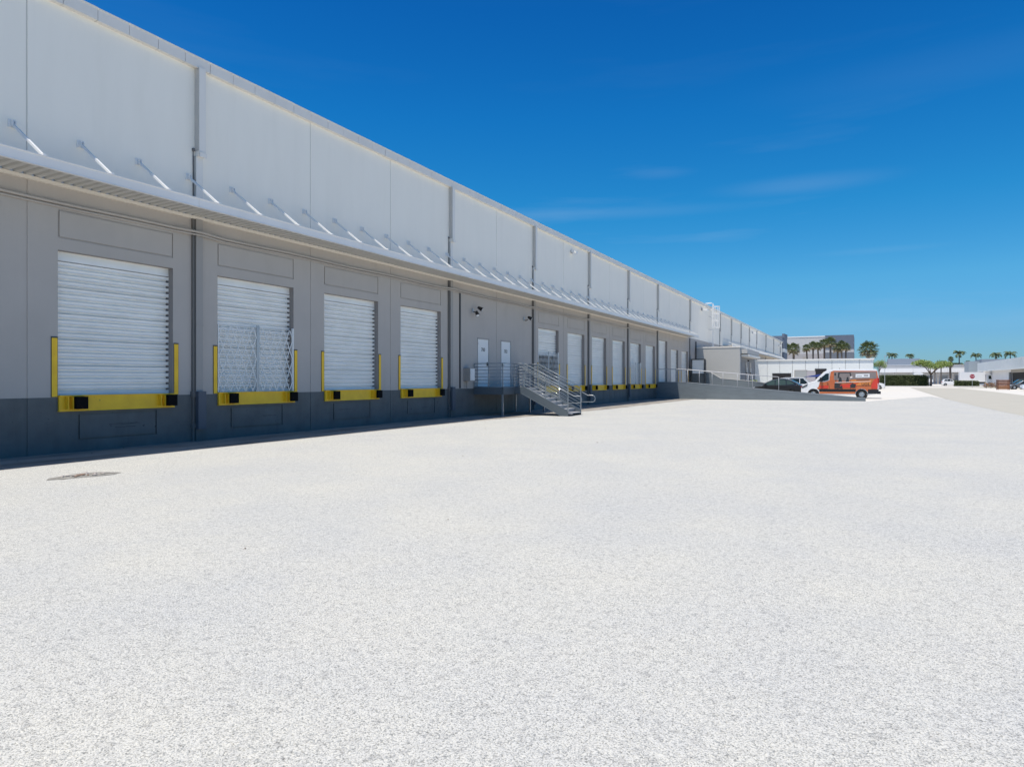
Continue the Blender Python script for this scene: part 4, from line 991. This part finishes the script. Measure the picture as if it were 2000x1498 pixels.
MB().tube([(0, 0, 0), (0, 0, 7.2)], 0.07, 8, 0.04).build('pole', M_galv, lp); MB().box(-0.1, 0.5, -0.1, 0.1, 7.2, 7.3).build('lamp_head', M_galv, lp)
def crate():
    x, y = ray(1959, 110)
    r = empty('slatted_crate', (x, y, 0), 'rust brown slatted crate standing beside the dark grey saloon', 'crate')
    Mb = mat('rust_brown_wood', (0.30, 0.13, 0.06), 0.7, var=0.3, vscale=8); Mb2 = mat('rust_dark_wood', (0.16, 0.07, 0.04), 0.8)
    for k in range(6): MB().box(-0.75, 0.75, -0.6, -0.56, 0.1 + k * 0.24, 0.30 + k * 0.24).build('slat', Mb if k != 3 else Mb2, r)
    for k in range(6): MB().box(-0.75, 0.75, 0.56, 0.6, 0.1 + k * 0.24, 0.30 + k * 0.24).build('slat', Mb, r)
    for k in range(6):
        for s in (-1, 1): MB().box(min(s * .75, s * .71), max(s * .75, s * .71), -0.56, 0.56, 0.1 + k * 0.24, 0.30 + k * 0.24).build('slat', Mb2, r)
    for s in (-1, 1):
        for t in (-1, 1): MB().box(s * 0.76 - 0.05, s * 0.76 + 0.05, t * 0.62 - 0.04, t * 0.62 + 0.04, 0, 1.6).build('post', Mb2, r)
    MB().box(-.85, .85, -.7, .7, 1.55, 1.62).build('lid', Mb, r)
crate()
# flower bed
M_leafr = mat('red_flowers', (0.38, 0.13, 0.10), 0.8, c2=(0.16, 0.20, 0.08), vscale=4)
def leaf_cloud(mb, c, rad, n, size, flat=1.0, shell=0.0, rng=rnd):
    for _ in range(n):
        while True:
            p = Vector((rng.uniform(-1, 1), rng.uniform(-1, 1), rng.uniform(-1, 1)))
            if shell < p.length < 1: break
        q = Vector(c) + Vector((p.x * rad[0], p.y * rad[1], p.z * rad[2]))
        a = Vector((rng.uniform(-1, 1), rng.uniform(-1, 1), rng.uniform(-1, 1) * flat)).normalized(); b_ = a.orthogonal().normalized()
        s = size * rng.uniform(0.6, 1.3)
        mb.add([q - a * s, q + b_ * s * 0.5, q + a * s, q - b_ * s * 0.5], [(0, 1, 2, 3)])
for k, (px, lab) in enumerate(((1926, 'leftmost low reddish flowering shrub by the brown crate'), (1935, 'middle low reddish flowering shrub by the brown crate'), (1944, 'low reddish flowering shrub nearest the brown crate'))):
    x, y = ray(px, 128)
    r = empty('flowering_shrub', (x, y, 0), lab, 'shrub', group='low reddish shrubs beside the crate')
    m = MB(); leaf_cloud(m, (0, 0, 0.6), (0.55, 0.5, 0.55), 220, 0.09); m.build('foliage', M_leafr, r, fix=False)
    MB().tube([(0, 0, 0), (0.05, 0, 0.5)], 0.03, 5).build('stem', mat('twig_brown', (0.12, 0.08, 0.05), 0.9), r)

# ------------------------------------------------------------------ vegetation
def leafmat(name, c, c2):
    m = mat(name, c, 0.55, c2=c2, vscale=1.3); b = m.node_tree.nodes['Principled BSDF']
    try: b.inputs['Subsurface Weight'].default_value = 0.0
    except Exception: pass
    return m
M_fan = leafmat('fan_palm_leaf', (0.20, 0.235, 0.09), (0.075, 0.11, 0.04)); M_fand = mat('dry_palm_leaf', (0.38, 0.32, 0.20), 0.8, var=0.2)
M_coco = leafmat('coconut_leaf', (0.11, 0.16, 0.07), (0.05, 0.08, 0.04)); M_trunk = mat('palm_trunk', (0.17, 0.14, 0.115), 0.9, var=0.3, vscale=4, bump=0.5, bscale=12, dist=0.03)
M_hedge = leafmat('hedge_leaf', (0.095, 0.125, 0.035), (0.035, 0.055, 0.018)); M_tree = leafmat('bright_tree_leaf', (0.26, 0.34, 0.07), (0.12, 0.18, 0.04)); M_bark = mat('tree_bark', (0.14, 0.11, 0.09), 0.9, var=0.25, vscale=5)
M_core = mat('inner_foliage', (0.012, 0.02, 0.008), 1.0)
def fan_crown(seed, nfr=64, R_=1.0):
    rg = random.Random(seed); mb = MB()
    for k in range(nfr):
        z = 1 - 1.78 * (k + 0.5) / nfr; az = k * 2.399963 + rg.uniform(-.3, .3)
        rr = math.sqrt(max(0, 1 - z * z)); d = Vector((math.cos(az) * rr, math.sin(az) * rr, z + rg.uniform(-.1, .1))).normalized()
        base = d * 0.18 * R_; tip = d * R_ * rg.uniform(0.50, 0.68) + Vector((0, 0, -0.04 * R_))
        mb.cur = 1 if z < -0.42 else 0
        sd_ = d.cross(Vector((0, 0, 1)));
        if sd_.length < 0.1: sd_ = Vector((1, 0, 0))
        sd_.normalize(); up = sd_.cross(d).normalized()
        mb.bar(base, tip, 0.03 * R_)
        n = 11
        for j in range(n):
            a = (j / (n - 1) - 0.5) * R(190)
            dirn = (d * math.cos(a) + sd_ * math.sin(a)).normalized()
            ln = R_ * 0.46 * rg.uniform(0.8, 1.1) * (1 - 0.25 * abs(j / (n - 1) - .5))
            drp = Vector((0, 0, -0.30 * ln)) + up * rg.uniform(-.05, .08) * R_
            mid = tip + dirn * ln * 0.6 + drp * 0.2; end = tip + dirn * ln + drp
            wd = dirn.cross(up).normalized() * 0.036 * R_
            mb.add([tip, mid + wd, end, mid - wd], [(0, 1, 2, 3)])
    return mb.mesh('crown', [M_fan, M_fand], fix=False)
FAN = [fan_crown(s) for s in (1, 2, 3)]
def fan_palm(px, Z, cy, rpx, label, grp, v=0, lean=0.0):
    x, y = ray(px, Z); zc = CH + (742 - cy) * Z / 1333.3; rr = rpx * Z / 1333.3
    r = empty('fan_palm', (x, y, 0), label, 'palm tree', group=grp)
    c = link('crown', FAN[v % 3], r, (0, 0, zc), rnd.uniform(0, 6)); c.scale = (rr * 1.10,) * 3
    MB().tube([(lean, 0, 0), (lean * .8, 0, zc * .3), (lean * .3, 0, zc * .7), (0, 0, zc - rr * .2)], max(0.16, rr * 0.12), 9, max(0.2, rr * 0.17)).build('trunk', M_trunk, r, smooth=True)
G1 = 'cabbage palms in front of the tall grey building'
for k, (px, cy, rp_, lab) in enumerate((
    (1536, 679, 10, 'fan palm half hidden behind the slate tower edge'), (1550, 681, 13.5, 'broad fan palm standing alone just right of the slate tower'),
    (1575, 680, 9, 'small fan palm at the left of the palm row, its trunk leaning'), (1588, 675, 10, 'fan palm with thick dark trunk at the left of the close pair'),
    (1597, 676, 9.5, 'fan palm right of the close pair with slightly bent trunk'), (1610, 671, 11, 'tall fan palm with slender trunk in the middle of the row'),
    (1622, 668, 12, 'tallest fan palm, in front of where pale wall meets slate wall'), (1636, 679, 11.5, 'low green fan palm before the slate lower wall'),
    (1644, 672, 8.5, 'narrow fan palm behind the low green one, against slate'), (1652, 678, 9.5, 'rightmost fan palm in front of the slate corner'))):
    fan_palm(px, 184 + (k % 3) * 3, cy, rp_, lab, G1, k, 0.6 if k in (2, 4) else 0)
fan_palm(1696, 150, 682, 19, 'large round headed fan palm behind the right end of the low white building', None, 1)
G2 = 'slender fan palms before the distant storefront building'
for k, (px, cy, rp_, lab) in enumerate(((1857, 701, 5.5, 'small dark fan palm rising behind the paler headed one'), (1855, 711, 7, 'slender fan palm with a pale yellow green head'),
        (1838, 714, 6, 'thin fan palm behind the right side of the spreading tree'), (1826, 715, 5, 'thin fan palm behind the trunk of the spreading tree'), (1891, 710, 7, 'slender fan palm above the white box truck'))):
    fan_palm(px, 250, cy, rp_, lab, G2, k)
def coco_crown(seed):
    rg = random.Random(seed); mb = MB(); nf = 17
    for k in range(nf):
        az = k * 2.399963 + rg.uniform(-.2, .2); e0 = R(rg.uniform(10, 75)) if k > 3 else R(rg.uniform(60, 85)); ln = rg.uniform(0.85, 1.1)
        p = Vector((0, 0, 0)); el_ = e0; pts = [p.copy()]; st = 9
        for j in range(st):
            d = Vector((math.cos(az) * math.cos(el_), math.sin(az) * math.cos(el_), math.sin(el_)))
            p = p + d * ln / st; pts.append(p.copy()); el_ -= R(11 + 3 * j * 0.5)
        mb.tube(pts, 0.016, 4, 0.005)
        for j in range(1, st + 1):
            for sub in (0, 0.33, 0.66):
                q = pts[j - 1].lerp(pts[j], sub); d = (pts[j] - pts[j - 1]).normalized(); sd_ = d.cross(Vector((0, 0, 1))).normalized()
                l_ = 0.26 * math.sin(math.pi * min(1, (j + sub) / (st + 1.2))) + 0.05
                for s in (-1, 1):
                    e = q + sd_ * s * l_ * 0.75 + d * l_ * 0.45 + Vector((0, 0, -l_ * rg.uniform(.35, .7)))
                    wv = d * 0.03
                    mb.add([q - wv, q + wv, e], [(0, 1, 2)])
    return mb.mesh('crown', M_coco, fix=False)
COCO = [coco_crown(s) for s in (11, 12, 13)]
G3 = 'feather palms above the distant roofs'
for k, (px, cy, rp_, lab) in enumerate(((1742, 700, 13, 'feather palm left of the blue grey roof block'), (1777, 700, 10, 'feather palm peeping over the blue grey roof block'),
        (1873, 696, 14, 'tallest feather palm, right of the spreading tree with its trunk showing'), (1906, 700, 12, 'feather palm left of the slate block'),
        (1945, 699, 13, 'feather palm over the middle of the right hand warehouse roof'), (1973, 697, 14, 'feather palm nearest the right edge over the warehouse roof'))):
    Z = 280 + 12 * (k % 2); x, y = ray(px, Z); zc = CH + (742 - cy) * Z / 1333.3; rr = rp_ * Z / 1333.3 * 1.12; zc += 0.9
    r = empty('feather_palm', (x, y, 0), lab, 'palm tree', group=G3)
    c = link('crown', COCO[k % 3], r, (0, 0, zc), rnd.uniform(0, 6)); c.scale = (rr,) * 3
    MB().tube([(rnd.uniform(-1, 1), 0, 0), (0.2, 0, zc * .5), (0, 0, zc)], 0.28, 8, 0.18).build('trunk', M_trunk, r, smooth=True)
def tree(px, Z, base, cy_top, cy_bot, rpx, fork, label, leafm, nleaf, seed):
    rg = random.Random(seed); x, y = ray(px, Z); k = Z / 1333.3
    zt, zb, rr, zf = CH + (742 - cy_top) * k, CH + (742 - cy_bot) * k, rpx * k, CH + (742 - fork) * k
    r = empty('broadleaf_tree', (x, y, 0), label, 'tree')
    MB().tube([(0, 0, 0), (0.05, 0, zf * .5), (0, 0, zf)], 0.22 * rr / 3, 9, 0.15 * rr / 3).build('trunk', M_bark, r, smooth=True)
    lf = MB()
    for b_ in range(9):
        az = b_ * 2.4 + rg.uniform(-.3, .3); q = rr * (0.45 + 0.4 * rg.random())
        end = Vector((math.cos(az) * q, math.sin(az) * q * .8, zb + (zt - zb) * rg.uniform(.25, .7))); st = Vector((0, 0, zf * rg.uniform(.9, 1)))
        mid = st.lerp(end, .5) + Vector((0, 0, (end.z - st.z) * .10))
        MB().tube([st, mid, end], 0.09 * rr / 3, 6, 0.03 * rr / 3).build('branch', M_bark, r, smooth=True)
        for s in range(3):
            c = end + Vector((rg.uniform(-.3, .3) * rr, rg.uniform(-.3, .3) * rr, rg.uniform(-.1, .25) * (zt - zb)))
            m2 = MB(); m2.tube([mid.lerp(end, .6), c], 0.03 * rr / 3, 4, 0.015 * rr / 3); m2.build('branch', M_bark, r)
            leaf_cloud(lf, c, (rr * .34, rr * .34, (zt - zb) * .27), nleaf, 0.05 * rr, rng=rg)
    lf.build('crown', leafm, r, fix=False)
tree(1818, 165, 752, 704, 722, 29, 731, 'spreading flat crowned green tree with bare vase shaped limbs at the end of the hedge', M_tree, 120, 5)
tree(1717, 130, 752, 702, 720, 11, 724, 'small round green tree behind the rear of the van', M_tree, 130, 9)
def bush(name, lab, cat, x0, x1, y0, y1, h, lm, dens, size):
    r = empty(name, ((x0 + x1) / 2, (y0 + y1) / 2, 0), lab, cat)
    w2, d2 = (x1 - x0) / 2, (y1 - y0) / 2; rg = random.Random(int(x0 * 10))
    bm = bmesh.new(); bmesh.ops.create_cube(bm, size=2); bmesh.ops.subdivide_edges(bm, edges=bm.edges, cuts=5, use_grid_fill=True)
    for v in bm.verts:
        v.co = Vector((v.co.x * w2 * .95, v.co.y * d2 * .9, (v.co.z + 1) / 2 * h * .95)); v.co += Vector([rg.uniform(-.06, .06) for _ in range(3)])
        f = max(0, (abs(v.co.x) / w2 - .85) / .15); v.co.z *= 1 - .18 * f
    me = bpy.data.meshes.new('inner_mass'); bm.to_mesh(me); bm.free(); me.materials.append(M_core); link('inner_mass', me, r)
    m = MB(); n = int(dens * ((x1 - x0) * h * 2 + (x1 - x0) * (y1 - y0) + (y1 - y0) * h * 2))
    for _ in range(n):
        f = rg.random(); x = rg.uniform(-w2, w2); edge = max(0, (abs(x) / w2 - .85) / .15); hh = h * (1 - .2 * edge * edge)
        if f < .5: p = (x, -d2 + rg.uniform(-.05, .12), rg.uniform(0.05, hh))
        elif f < .8: p = (x, rg.uniform(-d2, d2), hh + rg.uniform(-.12, .07))
        elif f < .9: p = (rg.choice((-1, 1)) * w2 + rg.uniform(-.1, .1), rg.uniform(-d2, d2), rg.uniform(0.05, h * .85))
        else: p = (x, d2 + rg.uniform(-.1, .05), rg.uniform(.05, hh))
        q = Vector(p); a = Vector((rg.uniform(-1, 1), rg.uniform(-1, .4), rg.uniform(-.4, 1))).normalized(); b_ = a.orthogonal().normalized(); s = size * rg.uniform(.6, 1.3)
        m.add([q - a * s, q + b_ * s * .6, q + a * s, q - b_ * s * .6], [(0, 1, 2, 3)])
    m.build('foliage', lm, r, fix=False)
bush('hedge', 'long clipped dark green hedge behind the van, ending beside the spreading tree', 'hedge', 18.7, 30.0, 193, 195.6, 2.72, M_hedge, 90, 0.10)
bush('low_hedge', 'low dark green shrubbery in front of the white box truck', 'hedge', 36.4, 41.5, 203, 204.6, 1.35, M_hedge, 60, 0.12)
x, y = ray(1859, 215)
bush('low_hedge', 'low dark shrubs beside the small white car and slender palms', 'hedge', x - 2.5, x + 1.2, y, y + 1.5, 1.5, M_hedge, 60, 0.12)
x, y = ray(1855, 330)
bush('tree_mass', 'distant rounded dark green treetop behind the storefront building', 'tree', x - 6, x + 6, y, y + 6, 9.6, M_hedge, 14, 0.3)
x, y = ray(1478, 67.5)
bush('verge_plant', 'small bright green plant at the nose of the black hatchback', 'plant', 5.5, 6.2, 72.0, 72.7, 1.5, M_tree, 60, 0.08)
